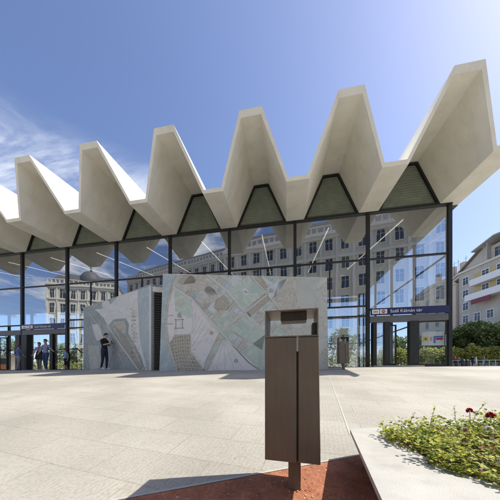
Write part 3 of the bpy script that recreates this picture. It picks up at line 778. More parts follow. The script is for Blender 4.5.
# ------------------------------------------------------------------ planter
ZS = -.504
pl = thing('planter', 'low pale stone planter slab with plants at the right edge', 'planter', (.6, 2.1, gz(.6, 2.1)))
o_ = Vector(pl.location)
outer = [(.576, 2.14), (.14, -.45), (3.6, -.45), (3.6, 3.52)]
pit = [(.80, 2.12), (.83, 1.36), (.99, 1.13), (3.3, 1.0), (3.3, 3.22)]
mb = MB()
# slab as a ring of quads between outer and pit outline
ring = [(0, outer[0]), (1, outer[0])]
def quadtop(pts, m=0): mb.face([(x-o_.x, y-o_.y, ZS-o_.z) for x, y in pts], m)
quadtop([outer[0], (.385, 1.0), pit[1], pit[0]])
quadtop([(.385, 1.0), outer[1], (.9, -.45), pit[2], pit[1]])
quadtop([(.9, -.45), outer[2], pit[3], pit[2]])
quadtop([outer[2], outer[3], pit[4], pit[3]])
quadtop([outer[3], outer[0], pit[0], pit[4]])
full = [outer[0], (.385, 1.0), outer[1], (.9, -.45), outer[2], outer[3]]
T = .032
for i in range(len(full)):
    a, b = full[i], full[(i+1) % len(full)]
    mb.face([(a[0]-o_.x, a[1]-o_.y, ZS-o_.z), (a[0]-o_.x, a[1]-o_.y, ZS-T-o_.z), (b[0]-o_.x, b[1]-o_.y, ZS-T-o_.z), (b[0]-o_.x, b[1]-o_.y, ZS-o_.z)])
for i in range(len(pit)):
    a, b = pit[i], pit[(i+1) % len(pit)]
    mb.face([(b[0]-o_.x, b[1]-o_.y, ZS-o_.z), (b[0]-o_.x, b[1]-o_.y, ZS-.06-o_.z), (a[0]-o_.x, a[1]-o_.y, ZS-.06-o_.z), (a[0]-o_.x, a[1]-o_.y, ZS-o_.z)])
mb.face([(x-o_.x, y-o_.y, ZS-T-o_.z) for x, y in full[::-1]])
mb.build('slab', M['slab'], pl)
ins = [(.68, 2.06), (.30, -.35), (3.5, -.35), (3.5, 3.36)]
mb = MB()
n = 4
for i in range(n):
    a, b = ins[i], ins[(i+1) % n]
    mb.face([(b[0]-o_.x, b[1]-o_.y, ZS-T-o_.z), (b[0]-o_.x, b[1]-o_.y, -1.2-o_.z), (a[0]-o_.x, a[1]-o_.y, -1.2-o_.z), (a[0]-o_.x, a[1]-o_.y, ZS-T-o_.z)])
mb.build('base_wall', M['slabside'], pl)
mb = MB(); mb.face([(x-o_.x, y-o_.y, ZS-.022-o_.z) for x, y in pit][::-1]); ob = mb.build('soil', M['soil'], pl)

def add_leaf(mb, p, d, up, L, W, m=0, lobes=False):
    d = d.normalized(); s = d.cross(up)
    if s.length < 1e-3: s = d.orthogonal()
    s.normalize(); nrm = s.cross(d)
    P = lambda a, b, c: tuple(p+d*(a*L)+s*(b*W)+nrm*(c*L))
    i = len(mb.v)
    if lobes:
        mb.v += [P(0, 0, 0), P(.18, .42, .07), P(.42, .36, .10), P(.60, .55, .06), P(.80, .24, .02), P(1.05, 0, -.10), P(.80, -.24, .02), P(.60, -.55, .06), P(.42, -.36, .10), P(.18, -.42, .07), P(.5, 0, .02)]
        o = [0, 1, 2, 3, 4, 5, 6, 7, 8, 9]
        for k in range(10): mb.f.append((i+o[k], i+o[(k+1) % 10], i+10)); mb.m.append(m)
    else:
        mb.v += [P(0, 0, 0), P(.45, .5, .08), P(1, 0, -.06), P(.45, -.5, .08)]
        mb.f.append((i, i+1, i+2)); mb.m.append(m); mb.f.append((i, i+2, i+3)); mb.m.append(m)
rnd = random.Random(11)
def rdir(r, up=.3):
    while True:
        v = Vector((r.uniform(-1, 1), r.uniform(-1, 1), r.uniform(-1+up, 1)))
        if .05 < v.length < 1: return v.normalized()
mb = MB(); cnt = 0
clumps = []
while len(clumps) < 420:
    x, y = rnd.uniform(.74, 3.2), rnd.uniform(1.0, 3.0)
    if not inpoly((x, y), pit): 
        continue
    if y > 1.9+.42*(x-.75): continue
    dens = .5+.5*noise.noise(Vector((x*2.2, y*2.2, 3)))
    if dens < .12: continue
    clumps.append((x, y, .05+(.12+.10*min(1.3, max(0, y-1.2)))*dens*rnd.uniform(.55, 1.35)+(.045*rnd.random() if x > 1.25 and y > 1.15 else 0)))
for (x, y, h) in clumps:
    near = x < 1.9
    for i in range(58 if near else 34):
        a = rnd.uniform(0, 6.283); rr = .095*math.sqrt(rnd.random()); zz = h*rnd.random()**.6
        p = Vector((x+rr*math.cos(a), y+rr*math.sin(a), ZS-.02+zz))
        d = Vector((math.cos(a), math.sin(a), rnd.uniform(-.4, .8)))+rdir(rnd)*.7
        L = rnd.uniform(.013, .030)
        add_leaf(mb, p, d, Vector((rnd.uniform(-.5, .5), rnd.uniform(-.5, .5), 1)), L, L*.85, 1 if rnd.random() < (.30 if noise.noise(Vector((x*3.1, y*3.1, 7))) > .28 else .03) else 0, True)
# trailing edge over the slab
edge = [(.80, 2.12), (.79, 1.9), (.80, 1.6), (.83, 1.36), (.99, 1.13), (1.25, 1.09), (1.6, 1.06)]
for a, b in zip(edge, edge[1:]):
    for i in range(120):
        t = rnd.random(); x = a[0]+(b[0]-a[0])*t; y = a[1]+(b[1]-a[1])*t
        q = noise.noise(Vector((x*7, y*7, 9)))
        off = rnd.uniform(-.03, .05)+.05*q
        nx, ny = (b[1]-a[1]), -(b[0]-a[0]); ln = math.hypot(nx, ny); nx /= -ln; ny /= -ln
        p = Vector((x-nx*off, y-ny*off, ZS+rnd.uniform(.004, .045)))
        if inpoly((p.x, p.y), pit) or q > -.1:
            L = rnd.uniform(.015, .03); add_leaf(mb, p, rdir(rnd, .8), Vector((rnd.uniform(-.5, .5), rnd.uniform(-.5, .5), 1)), L, L*.85, 0, True)
tag(mb.build('ground_cover', [M['leaf'], M['leafbrown']]), 'yellow green leafy ground cover filling the stone planter', 'plant', kind='stuff')
# fallen twigs on the slab
def flower(label, px, t, ztop, mtl, n, size, cat='flower', group=None):
    u = (px-240)/FOC; p = cam2w(u*t, t)
    f = thing('flower', label, cat, (p.x, p.y, ZS), 0, group)
    h = ztop
    s = MB(); q0 = Vector((0, 0, -.02)); q1 = Vector((.012, .006, h*.55)); q2 = Vector((.004, 0, h))
    s.tube(q0, q1, .0028, .0024, 6); s.tube(q1, q2, .0024, .002, 6)
    for i in range(5): add_leaf(s, q0.lerp(q2, .25+.13*i), rdir(rnd, .9), Vector((0, 0, 1)), .026, .02, 1, True)
    s.build('stem', [M['stem'], M['leaf']], f)
    b = MB()
    for i in range(n):
        lay = (i+.5)/n; a = i*2.4; th = 2.1*(1-lay); d = Vector((math.cos(a)*math.sin(th), math.sin(a)*math.sin(th), math.cos(th)+.15))
        add_leaf(b, q2+d*size*.18, d+rdir(rnd)*.35, Vector((-math.sin(a), math.cos(a), .3)), size*.62, size*.62, 0, True)
    b.build('bloom', mtl, f)
    return f
flower('crimson bloom low among the leaves, left of the bigger crimson one', 469, 1.75, .20, M['crimson'], 30, .030)
flower('biggest crimson bloom at the right edge of the planter', 490, 1.62, .185, M['crimson'], 34, .038)
flower('single creamy white bloom below the crimson ones', 488, 1.50, .115, M['cream_petal'], 34, .040)
# tall sprigs
def sprig(label, px, t, h, bend):
    u = (px-240)/FOC; p = cam2w(u*t, t)
    f = thing('sprig', label, 'plant', (p.x, p.y, ZS-.02))
    s = MB(); prev = Vector((0, 0, 0)); n = 9
    lf = MB()
    for i in range(1, n+1):
        q = i/n; cur = Vector((bend*q*q, .02*math.sin(q*4), h*(q-.18*abs(bend)/.1*q*q))); s.tube(prev, cur, .0026*(1.1-.6*q), .0026*(1.05-.6*q), 6)
        if q > .35:
            for r in range(2):
                add_leaf(lf, cur, rdir(rnd, .9), Vector((0, 0, 1)), .02, .015, 0, True)
        prev = cur
    s.build('stem', M['stem'], f); lf.build('foliage', M['leaf'], f)
sprig('tall thin upright sprig in the middle of the planter', 432, 1.75, .26, .012)
sprig('arching sprig bending over behind the crimson blooms', 474, 1.9, .30, .07)
sprig('short arching sprig near the back of the planter', 458, 2.05, .22, -.04)
sprig('reddish topped sprig near the left corner of the planting', 411, 1.95, .18, .02)
# bare runners lying on the slab
rn = MB()
for (px, py, dx, dy) in ((398, 447, 22, 6), (420, 452, 24, 2), (428, 463, 20, 4), (412, 441, 14, 7)):
    pts = []
    for i in range(7):
        q = i/6; x_, y_ = px+dx*q, py+dy*q+1.6*math.sin(q*3.1)*(-1)
        t = -ZS*FOC/(y_-371); w_ = cam2w((x_-240)/FOC*t, t); pts.append((w_.x, w_.y, ZS+.003+.006*math.sin(q*3.14)))
    for a, b in zip(pts, pts[1:]): rn.tube(a, b, .0016, .0014, 5)
    for i in range(3): add_leaf(rn, Vector(pts[i*2]), rdir(rnd, .9), Vector((0, 0, 1)), .018, .014, 1, True)
tag(rn.build('runner', [M['stem'], M['leafbrown']]), 'thin bare runners trailing from the plants over the pale slab', 'twigs', kind='stuff')

fl_mb = MB()
for i in range(150):
    if i < 95:
        s_, o2 = rnd.uniform(-.3, 1.5), -abs(rnd.gauss(0, .25))-.03; x, y = along(s_, o2); z = gz(x, y)+.010
    else: x, y = bx.x+rnd.gauss(.06, .10), bx.y+rnd.gauss(0, .10); z = gz(x, y)+.010
    if inpoly((x, y), full): continue
    L = rnd.uniform(.006, .018); add_leaf(fl_mb, Vector((x, y, z+.002)), Vector((rnd.uniform(-1, 1), rnd.uniform(-1, 1), .12)), Vector((0, 0, 1)), L, L*.7, rnd.choice((0, 1, 1)))
tag(fl_mb.build('fallen_leaves', [M['dryleaf'], M['leafbrown']]), 'small dry fallen leaves scattered on the red paving round the bin post', 'leaves', kind='stuff')

# ------------------------------------------------------------------ people
SKIN = mat('skin', (.50, .33, .25), .55, var=.05); HAIR = mat('dark_hair', (.02, .015, .012), .5, var=.2, scale=60); HAIRB = mat('brown_hair', (.10, .06, .035), .5, var=.2, scale=60)
EYE = mat('eye', (.02, .02, .02), .2)
def cloth(name, c): return mat(name, c, .85, var=.15, scale=14)
def person(label, loc, rz, H=1.75, top=None, legs=None, shoes=None, hair=HAIR, long_hair=False, sleeves='short', shorts=False,
           stride=.0, arms=None, head_fwd=.0, head_drop=.0, bald=False, seated=False, group=None):
    root = thing('person', label, 'person', loc, rz, group); k = H/1.75
    P = {'pel': (0, 0, .95), 'wst': (0, .0, 1.08), 'chs': (0, .01, 1.28), 'nkb': (0, .005, 1.45), 'nkt': (0, -.015-head_fwd*.4, 1.525-head_drop*.3),
         'hd1': (0, -.03-head_fwd, 1.60-head_drop), 'hd2': (0, -.025-head_fwd*1.15, 1.685-head_drop)}
    Rr = {'pel': (.155, .115), 'wst': (.135, .10), 'chs': (.16, .115), 'nkb': (.075, .07), 'nkt': (.055, .058), 'hd1': (.074, .09), 'hd2': (.07, .082)}
    E = [('pel', 'wst', 'top'), ('wst', 'chs', 'top'), ('chs', 'nkb', 'top'), ('nkb', 'nkt', 'skin'), ('nkt', 'hd1', 'skin'), ('hd1', 'hd2', 'skin')]
    for s, g in ((1, 'L'), (-1, 'R')):
        sd = stride*s
        if seated:
            J = [(.10*s, -.02, .93), (.12*s, -.42, .93), (.12*s, -.42, .52), (.12*s, -.55, .46)]
        else:
            J = [(.095*s, 0, .88), (.10*s, -.02-sd*.55, .50), (.105*s, .03-sd+abs(sd)*.15*(1 if sd < 0 else 0), .085+(.05*abs(sd)/.3 if sd < 0 else 0)), (.12*s, -.14-sd, .035)]
        for n_, j, r in zip(('hip', 'kne', 'ank', 'toe'), J, ((.10, .105), (.062, .066), (.043, .048), (.042, .03))): P[n_+g] = j; Rr[n_+g] = r
        E += [('pel', 'hip'+g, 'legs'), ('hip'+g, 'kne'+g, 'legs'), ('kne'+g, 'ank'+g, 'skin' if shorts else 'legs'), ('ank'+g, 'toe'+g, 'shoe')]
        A = (arms or {}).get(g, [(.19, .01, 1.40), (.235, .03, 1.13), (.23, -.06, .90)])
        A = [(a[0]*s, a[1], a[2]) for a in A]
        for n_, j, r in zip(('sho', 'elb', 'wri'), A, ((.062, .06), (.044, .044), (.030, .026))): P[n_+g] = j; Rr[n_+g] = r
        hd = (Vector(A[2])-Vector(A[1])).normalized(); hp = Vector(A[2])+hd*.075
        P['plm'+g] = tuple(hp); Rr['plm'+g] = (.036, .018)
        E += [('chs', 'sho'+g, 'top'), ('sho'+g, 'elb'+g, 'top'), ('elb'+g, 'wri'+g, 'top' if sleeves == 'long' else 'skin'), ('wri'+g, 'plm'+g, 'skin')]
        sv = hd.cross(Vector((0, 0, 1))) if abs(hd.z) < .8 else Vector((0, 1, 0)); sv.normalize(); cv = sv.cross(hd)
        if g == 'L': cv = -cv
        for fi in range(5):
            if fi < 4:
                b0 = hp+sv*(.021*(fi-1.5)); l1 = (.045, .05, .047, .036)[fi]
                q = [b0, b0+hd*(.03+l1*.6), b0+hd*(.03+l1)+cv*.03]
            else:
                q = [Vector(A[2])+hd*.035+sv*.02, Vector(A[2])+hd*.06+sv*.055, Vector(A[2])+hd*.095+sv*.06+cv*.02]
            for z, v in enumerate(q): P['f%d%d%s' % (fi, z, g)] = tuple(v); Rr['f%d%d%s' % (fi, z, g)] = (.0092, .0092)
            for z in range(2): E.append(('f%d%d%s' % (fi, z, g), 'f%d%d%s' % (fi, z+1, g), 'skin'))
    names = list(P); idx = {n_: i for i, n_ in enumerate(names)}
    bm = bmesh.new(); ly = bm.verts.layers.skin.verify(); vs = []
    for n_ in names:
        v = bm.verts.new(Vector(P[n_])*k); v[ly].radius = (Rr[n_][0]*k, Rr[n_][1]*k)
        v[ly].use_root = n_ == 'pel' or (n_[0] == 'f' and n_[2] == '0'); vs.append(v)
    for a, b, _ in E: bm.edges.new((vs[idx[a]], vs[idx[b]]))
    me = bpy.data.meshes.new('tmp'); bm.to_mesh(me); bm.free()
    to = bpy.data.objects.new('tmp', me); col.objects.link(to)
    m1 = to.modifiers.new('s', 'SKIN'); m1.use_smooth_shade = True; m2 = to.modifiers.new('d', 'SUBSURF'); m2.levels = 2
    dg = bpy.context.evaluated_depsgraph_get(); dg.update()
    mo = bpy.data.meshes.new_from_object(to.evaluated_get(dg)); bpy.data.objects.remove(to)
    # nose and chin
    hc = Vector(P['hd1'])*k
    for v in mo.vertices:
        d = v.co-(hc+Vector((0, -.085, .015))*k)
        if abs(d.x) < .018*k and abs(d.z) < .03*k and v.co.y < hc.y: v.co.y -= .018*k*(1-abs(d.z)/(.03*k))
    mo.materials.clear()
    ms = {'top': 0, 'legs': 1, 'skin': 2, 'shoe': 3}
    for q in (top, legs, SKIN, shoes): mo.materials.append(q)
    segs = [(Vector(P[a])*k, Vector(P[b])*k, ms[c], max(Rr[a][0], .02)) for a, b, c in E]
    for p in mo.polygons:
        c = p.center; best = 1e9
        for a, b, mi, r in segs:
            ab = b-a; t = max(0, min(1, (c-a).dot(ab)/ab.length_squared)); dd = (c-(a+ab*t)).length/(r*k)
            if dd < best: best = dd; p.material_index = mi
            elif dd == best: pass
        if c.z < .99*k and p.material_index == 0 and abs(c.x) < .17*k and not seated: p.material_index = 1
        if c.z > 1.47*k and p.material_index == 0: p.material_index = 2
        p.use_smooth = True
    o = bpy.data.objects.new('body', mo); col.objects.link(o); o.parent = root
    hb = MB(); h2 = (Vector(P['hd1'])+Vector(P['hd2']))*.5*k+Vector((0, .008, .022))*k
    hb.blob(h2, .086*k, .102*k, .092*k, nu=18, nv=12)
    nv = []
    for v in hb.v:
        v = Vector(v); d = v-h2
        if d.y < -.03*k and d.z < .045*k: v.y = h2.y-.03*k+(d.y+.03*k)*.15; v.x = h2.x+d.x*.92
        if d.z < -.03*k and not long_hair: v.z = h2.z-.03*k+(d.z+.03*k)*.35
        if d.z < -.02*k and long_hair: v.z = h2.z-.02*k+(d.z+.02*k)*2.6; v.y = max(v.y, h2.y-.01)
        nv.append(tuple(v))
    hb.v = nv; hb.build('hair', hair, root, True)
    e = MB()
    for s in (1, -1): e.blob(hc+Vector((.030*s, -.082, .035))*k, .011*k, .006*k, .007*k, nu=8, nv=6)
    e.build('eyes', EYE, root, True)
    return root, P, k
BLACKC = cloth('black_cotton', (.012, .012, .014)); DENIM = cloth('dark_denim', (.018, .024, .045)); WHITEC = cloth('white_cloth', (.7, .7, .7))
BLUEC = cloth('blue_cotton', (.10, .15, .34)); PLAID = cloth('pale_blue_check', (.26, .28, .42)); BLUEJ = cloth('blue_denim', (.04, .07, .15)); LILAC = cloth('lilac_blouse', (.38, .33, .42))
SKY = cloth('light_blue_cotton', (.22, .31, .52)); GREYC = cloth('grey_cloth', (.26, .26, .27)); REDC = cloth('red_cloth', (.35, .05, .04))
def at(px, t, dz=0): p = cam2w((px-240)/FOC*t, t); return (p.x, p.y, gz(p.x, p.y)+dz)
hold = {'L': [(.19, .01, 1.39), (.22, -.06, 1.13), (.09, -.27, 1.19)], 'R': [(.19, .01, 1.39), (.21, -.05, 1.13), (.05, -.27, 1.22)]}
man, P_, k_ = person('man in black T-shirt and dark jeans looking down at his phone', at(104.5, 10.55), AL+R(82), 1.72, BLACKC, DENIM, WHITEC, HAIR, arms=hold, head_fwd=.055, head_drop=.035, stride=.05)
ph = MB(); ph.box(-.035, .035, -.006, .006, -.07, .07)
po = ph.build('phone', M['black'], None); po.location = man.matrix_basis @ (Vector((.0, -.365, 1.28))*k_); po.rotation_euler = (R(-35), 0, AL+R(82))
tag(po, 'dark phone held in the hands of the man in black', 'phone')
walk = {'L': [(.19, .01, 1.40), (.24, .08, 1.14), (.23, .02, .92)], 'R': [(.19, .01, 1.40), (.23, -.04, 1.14), (.22, -.2, .98)]}
point = {'L': [(.19, .0, 1.40), (.36, -.10, 1.22), (.55, -.16, 1.12)], 'R': [(.19, .01, 1.40), (.23, -.04, 1.14), (.20, -.2, .98)]}
person('woman in blue top walking through the leftmost doorway', at(18.5, 14.0), AL+R(160), 1.66, BLUEC, GREYC, BLACKC, HAIRB, True, arms=walk, stride=.12)
person('woman in lilac blouse walking beside the man in check shirt', at(39.3, 13.4), AL+R(12), 1.68, LILAC, GREYC, WHITEC, HAIRB, True, arms=walk, stride=.10)
cm, P_, k_ = person('man in pale blue check shirt and jeans reaching towards the child', at(45.6, 13.0), AL+R(-4), 1.80, PLAID, BLUEJ, WHITEC, HAIR, arms=point, stride=.08)
person('child in light blue shirt and dark shorts on the left', at(65.5, 12.9), AL+R(-25), 1.22, SKY, BLACKC, BLACKC, HAIRB, shorts=True, arms=walk, stride=.14)
bg = thing('shoulder_bag', 'large black bag carried between the lilac woman and the man', 'bag', (0, 0, 0))
bl = at(39.8, 13.05); bg.location = (bl[0], bl[1], bl[2]+.66); bg.rotation_euler = (0, 0, AL)
q = MB(); q.hull8([(-.23, -.10, 0), (.23, -.10, 0), (.23, .10, 0), (-.23, .10, 0), (-.17, -.06, .46), (.17, -.06, .46), (.17, .06, .46), (-.17, .06, .46)]); q.build('bag_body', BLACKC, bg, bevel=.04)
q = MB(); pts = [(-.12, 0, .45), (-.06, .0, .66), (.06, .0, .66), (.12, 0, .45)]
for a, b in zip(pts, pts[1:]): q.tube(a, b, .012, .012, 6)
q.build('strap', BLACKC, bg)
# far right passers-by
for px, t, top_, lg_, lab in ((472.5, 36, BLACKC, DENIM, 'distant person in black beside the railing under the hedge'), (476, 36.5, WHITEC, WHITEC, 'distant person dressed in white by the railing under the hedge'),
                              (459, 38, GREYC, BLACKC, 'distant person in grey next to the glass corner of the hall'), (455.5, 37, REDC, DENIM, 'distant person in red top close to the glass corner'), (484, 37, GREYC, GREYC, 'distant person in pale grey right of the one in white')):
    person(lab, at(px, t), AL+R(random.choice((60, 90, -80))), 1.7, top_, lg_, BLACKC, HAIR, stride=.12, arms=walk)

# ------------------------------------------------------------------ trees and hedges
def tree(name, label, loc, h, rx, trunk, mtl, n=2600, lsize=.28, seed=1, conical=False, group=None, squash=1.0):
    r = random.Random(seed); t = thing(name, label, 'tree', loc, r.uniform(0, 6), group)
    tb = MB(); base = Vector((0, 0, -.2)); topv = Vector((r.uniform(-.2, .2), r.uniform(-.2, .2), h*.75))
    tb.tube(base, base.lerp(topv, .45), trunk, trunk*.7, 10); tb.tube(base.lerp(topv, .45), topv, trunk*.7, trunk*.15, 8)
    cl = []
    nb = 16
    for i in range(nb):
        q = .28+.7*i/nb; p0 = base.lerp(topv, q)
        a = i*2.4+r.uniform(-.4, .4); ext = rx*((1.05-q)*1.2 if conical else math.sin(min(1, (q-.1)/.9)*math.pi)*.8+.35)*r.uniform(.6, 1.05)
        p1 = p0+Vector((math.cos(a)*ext, math.sin(a)*ext, h*(.02 if conical else .16)*r.uniform(.4, 1.2)))
        tb.tube(p0, p1, trunk*.28*(1.1-q), trunk*.06, 6)
        for j in range(3):
            c = p0.lerp(p1, .45+.28*j)+Vector((r.uniform(-.2, .2), r.uniform(-.2, .2), r.uniform(-.1, .3)))*rx*.25
            cl.append((c, rx*(.26 if conical else .36)*r.uniform(.6, 1.15)))
    cl.append((topv+Vector((0, 0, h*.1)), rx*.25)); cl.append((topv, rx*.4))
    tb.build('trunk', M['bark'], t)
    lb_ = MB()
    for i in range(n):
        c, rad = r.choice(cl); d = rdir(r, 0); p = c+Vector((d.x, d.y, d.z*.75*squash))*rad*(r.random()**.4)
        L = lsize*r.uniform(.6, 1.3); add_leaf(lb_, p, (d+rdir(r)*.9), Vector((r.uniform(-.6, .6), r.uniform(-.6, .6), 1)), L, L*.8)
    lb_.build('crown', mtl, t)
    return t
def bush(name, label, a, b, h, w, mtl, n, lsize, seed, cat='hedge', bumps=.6):
    r = random.Random(seed); a, b = Vector(a), Vector(b); d = b-a; L = d.length; d.normalize(); nrm = Vector((-d.y, d.x, 0))
    o = thing(name, label, cat, tuple(a)); f = MB(); s = MB()
    for i in range(n):
        u = r.random()*L; top_ = h*(1-bumps*.5+bumps*.5*noise.noise(Vector((u*.55, seed, 0)))+.12*noise.noise(Vector((u*2, seed, 4))))
        v = r.uniform(-1, 1); z = top_*(r.random()**.55)*math.sqrt(max(.05, 1-abs(v)**3))
        p = d*u+nrm*(v*w/2)+Vector((0, 0, z+gz(a.x+d.x*u, a.y+d.y*u)-a.z)); q = lsize*r.uniform(.6, 1.3)
        add_leaf(f, p, rdir(r, .6)+Vector((0, 0, .2)), Vector((r.uniform(-.6, .6), r.uniform(-.6, .6), 1)), q, q*.75)
    for i in range(int(L/1.2)):
        p = d*(i*1.2+.5); s.tube(p+Vector((0, 0, -.3)), p+Vector((r.uniform(-.2, .2), 0, h*.6)), .04, .015, 6)
    f.build('foliage', mtl, o); s.build('stems', M['bark'], o)
    return o
trs = [(398, 52, 7.5, 3.0, 'tree1', 'light tree seen through the right hand doors and side glass', 13), (428, 50, 8.0, 3.0, 'tree1', 'light tree seen through the corner pane above the notice', 14), (457, 47, 8.8, 3.0, 'tree1', 'light green tree against the glass corner, in front of the peach house', 3), (470, 45, 9.6, 3.4, 'tree2', 'broad dark tree in front of the grey apartment house', 4),
       (484, 44, 9.2, 3.3, 'tree2', 'dark tree beside the broad dark tree, below the white balconies', 5), (478, 49, 10.6, 3.2, 'tree1', 'taller leafy tree rising behind the dark trees', 6),
       (499, 43, 7.6, 3.0, 'tree2', 'dark tree cut by the right edge of the photo', 8)]
for px, t, h, rx, m_, lab, sd in trs:
    tree('street_tree', lab, at(px, t), h, rx, .22, M[m_], 2600, .42, sd, group='trees along the street')
bush('hedge', 'tall yellow green hedge along the pavement on the right', at(380, 40), at(518, 39), 4.3, 2.6, M['hedge'], 12000, .34, 21)
# greenery seen through the hall
tg = [(-60, 42, 8.5, 3.6), (-50, 44, 7.0, 3.2), (-41, 40, 6.0, 2.8), (-71, 44, 9, 4.0), (8, 33, 6, 2.2)]
for i, (x, y, h, rx) in enumerate(tg):
    tree('garden_tree', ('tall tree seen through the leftmost glass bays', 'middle tree seen through the left doors', 'smallest tree seen through the left doorway', 'farthest left tree behind the hall', 'small tree seen through the right hand doors')[i], (x, y, gz(x, y)), h, rx, .16, M['tree1'], 1600, .36, 40+i, group='trees behind the hall')
bush('hedge', 'low green hedge seen through the left doors behind the hall', (-72, 34, 0.0), (-16, 34, 0.0), 2.3, 1.8, M['hedge'], 7000, .3, 31)
bush('hedge', 'green hedge seen through the right hand doors', (1, 30, gz(1, 30)), (11.5, 30, gz(11.5, 30)), 2.2, 1.5, M['hedge'], 2500, .22, 32)
kiosk = thing('kiosk', 'low orange fronted kiosk seen through the left doors', 'kiosk', (-45.5, 31, gz(-45.5, 31)), R(20))
q = MB(); q.box(-2.2, 2.2, -1, 1, -.1, 2.5); q.build('body', M['wallcream'], kiosk)
q = MB(); q.box(-2.0, 1.0, -1.04, -1.003, .3, 1.2); q.build('counter_panel', M['orange'], kiosk)
q = MB(); q.box(-2.0, 1.0, -1.04, -1.003, 1.25, 2.2); q.build('window', M['pane'], kiosk)
q = MB(); q.box(-2.5, 2.5, -1.4, 1.2, 2.503, 2.68); q.build('roof', M['steel'], kiosk)

# railing along the pavement
ra = Vector(at(446, 36.5)); rb_ = Vector(at(520, 36.5)); fr_ = thing('railing', 'pale grey metal railing along the pavement below the hedge', 'railing', tuple(ra))
dv = rb_-ra; n = 12
for i in range(n+1):
    p = dv*(i/n); q = MB(); q.box(p.x-.05, p.x+.05, p.y-.05, p.y+.05, p.z-.1, p.z+1.0); q.build('post', M['steel'], fr_)
q = MB(); q.bar(Vector((0, 0, .98)), dv+Vector((0, 0, .98)), .07); q.bar(Vector((0, 0, .5)), dv+Vector((0, 0, .5)), .05); q.bar(Vector((0, 0, .2)), dv+Vector((0, 0, .2)), .05); q.build('rails', M['steel'], fr_)
for i, (px, t) in enumerate(((463, 35.5), (466.5, 35.5))):
    p = at(px, t); c = thing('litter_bin', ('dark street bin under the hedge, the left of two', 'dark street bin under the hedge, the right of two')[i], 'bin', p, AL, 'dark street bins by the railing')
    q = MB(); q.tube((0, 0, .1), (0, 0, .95), .26, .30, 14); q.build('body', M['black'], c); q = MB(); q.tube((0, 0, .955), (0, 0, 1.1), .32, .18, 14); q.build('lid', M['black'], c); q = MB(); q.tube((0, 0, -.1), (0, 0, .097), .2, .2, 12); q.build('foot', M['black'], c)

# ------------------------------------------------------------------ houses
def window_mesh(w, h, arched=False):
    g = MB(); g.box(0, .05, -w/2, w/2, 0, h)
    return g
def window(parent, pos, rz, w, h, mframe, cache={}, sill=True, arch=False):
    """pos on the wall, local -y outwards"""
    key = (w, h, mframe, sill, arch)
    if key not in cache:
        f = MB(); t = .11
        f.box(-w/2-t, -w/2, -.07, .02, 0, h); f.box(w/2, w/2+t, -.07, .02, 0, h); f.box(-w/2-t, w/2+t, -.075, .02, h, h+.16)
        f.box(-.035, .035, -.045, 0, 0, h); f.box(-w/2, -.036, -.045, 0, h*.66, h*.66+.05); f.box(.036, w/2, -.045, 0, h*.66, h*.66+.05)
        if sill: f.box(-w/2-.2, w/2+.2, -.18, .02, -.14, -.001)
        if arch: f.prism([(w/2*math.cos(a*math.pi/8), w/2*math.sin(a*math.pi/8)) for a in range(9)], 0, .05); 
        if arch:
            nv = len(f.v)-18; f.v = f.v[:nv]+[(a, -.05-c, h+.165+b*.5) for a, b, c in f.v[nv:]]
        fo = f.build('window', M[mframe], parent); p_ = MB(); p_.face([(-w/2, -.02, 0), (w/2, -.02, 0), (w/2, -.02, h), (-w/2, -.02, h)]); po_ = p_.build('pane', M['pane'], fo)
        cache[key] = (fo.data, po_.data); o = fo
    else:
        a, b = cache[key]; o = bpy.data.objects.new('window', a); col.objects.link(o); o.parent = parent
        c = bpy.data.objects.new('pane', b); col.objects.link(c); c.parent = o
    o.location = pos; o.rotation_euler = (0, 0, rz)
    return o
# street houses on the right: their front runs along x = 0, facing -x, from far (y=0) to near (y<0)
R0 = 58.0
def at_r(f): return cam2w(R0, f)
b = at_r(61.0); gA = thing('apartment_house', 'grey apartment house with white balconies and a slanted flat roof canopy', 'building', (b.x, b.y, gz(b.x, b.y)), AL)
hE = 24.2
q = MB(); q.box(0, 14, -24, 0, -1, hE); q.build('wall', M['wallgrey'], gA)
q = MB(); q.box(-.4, 0, -24, 0.2, hE-.02, hE+.45); q.build('cornice', M['trim'], gA)
# gable and attic
q = MB(); y0, y1 = -.3, -6.5
q.hull8([(.3, -7.0, hE+.45), (13.5, -7.0, hE+.45), (13.5, -.1, hE+.45), (.3, -.1, hE+.45), (.3, -7.0, hE+4.6), (13.5, -7.0, hE+4.6), (13.5, -6.6, hE+4.6), (.3, -6.6, hE+4.6)]); q.build('gable', M['wallgrey'], gA)
q = MB(); q.bar((6.7, .35, hE+.3), (6.7, -6.75, hE+4.85), 14, .35); q.build('roof', M['tile'], gA)
q = MB(); q.box(.8, 13, -24, -7.05, hE+.45, hE+3.9); q.build('attic', M['wallgrey'], gA)
q = MB()
for (ya, yb, za, zb2) in ((-4.5, -9.5, 3.7, 5.0), (-9.5, -13, 5.0, 4.5), (-13, -24, 4.5, 6.2)):
    q.hull8([(-1.3, yb, hE+zb2), (13, yb, hE+zb2), (13, ya, hE+za), (-1.3, ya, hE+za), (-1.3, yb, hE+zb2+.22), (13, yb, hE+zb2+.22), (13, ya, hE+za+.22), (-1.3, ya, hE+za+.22)])
q.build('canopy_roof', M['wallgrey2'], gA)
for y in (-8, -12, -16):
    q = MB(); q.bar((-1.0, y, hE+.45), (-1.0, y, hE+4.3), .2); q.build('canopy_post', M['steel'], gA)
for i in range(5):
    window(gA, (.8, -8.8-2.8*i, hE+1.0), -R(90), 1.7, 2.1, 'trim', sill=False)
for fl_ in range(7):
    for i in range(8):
        if i > 0 and fl_ in (4, 5, 6): continue
        window(gA, (0, -1.9-2.9*i, 1.4+3.25*fl_), -R(90), 1.35, 1.9, 'white')
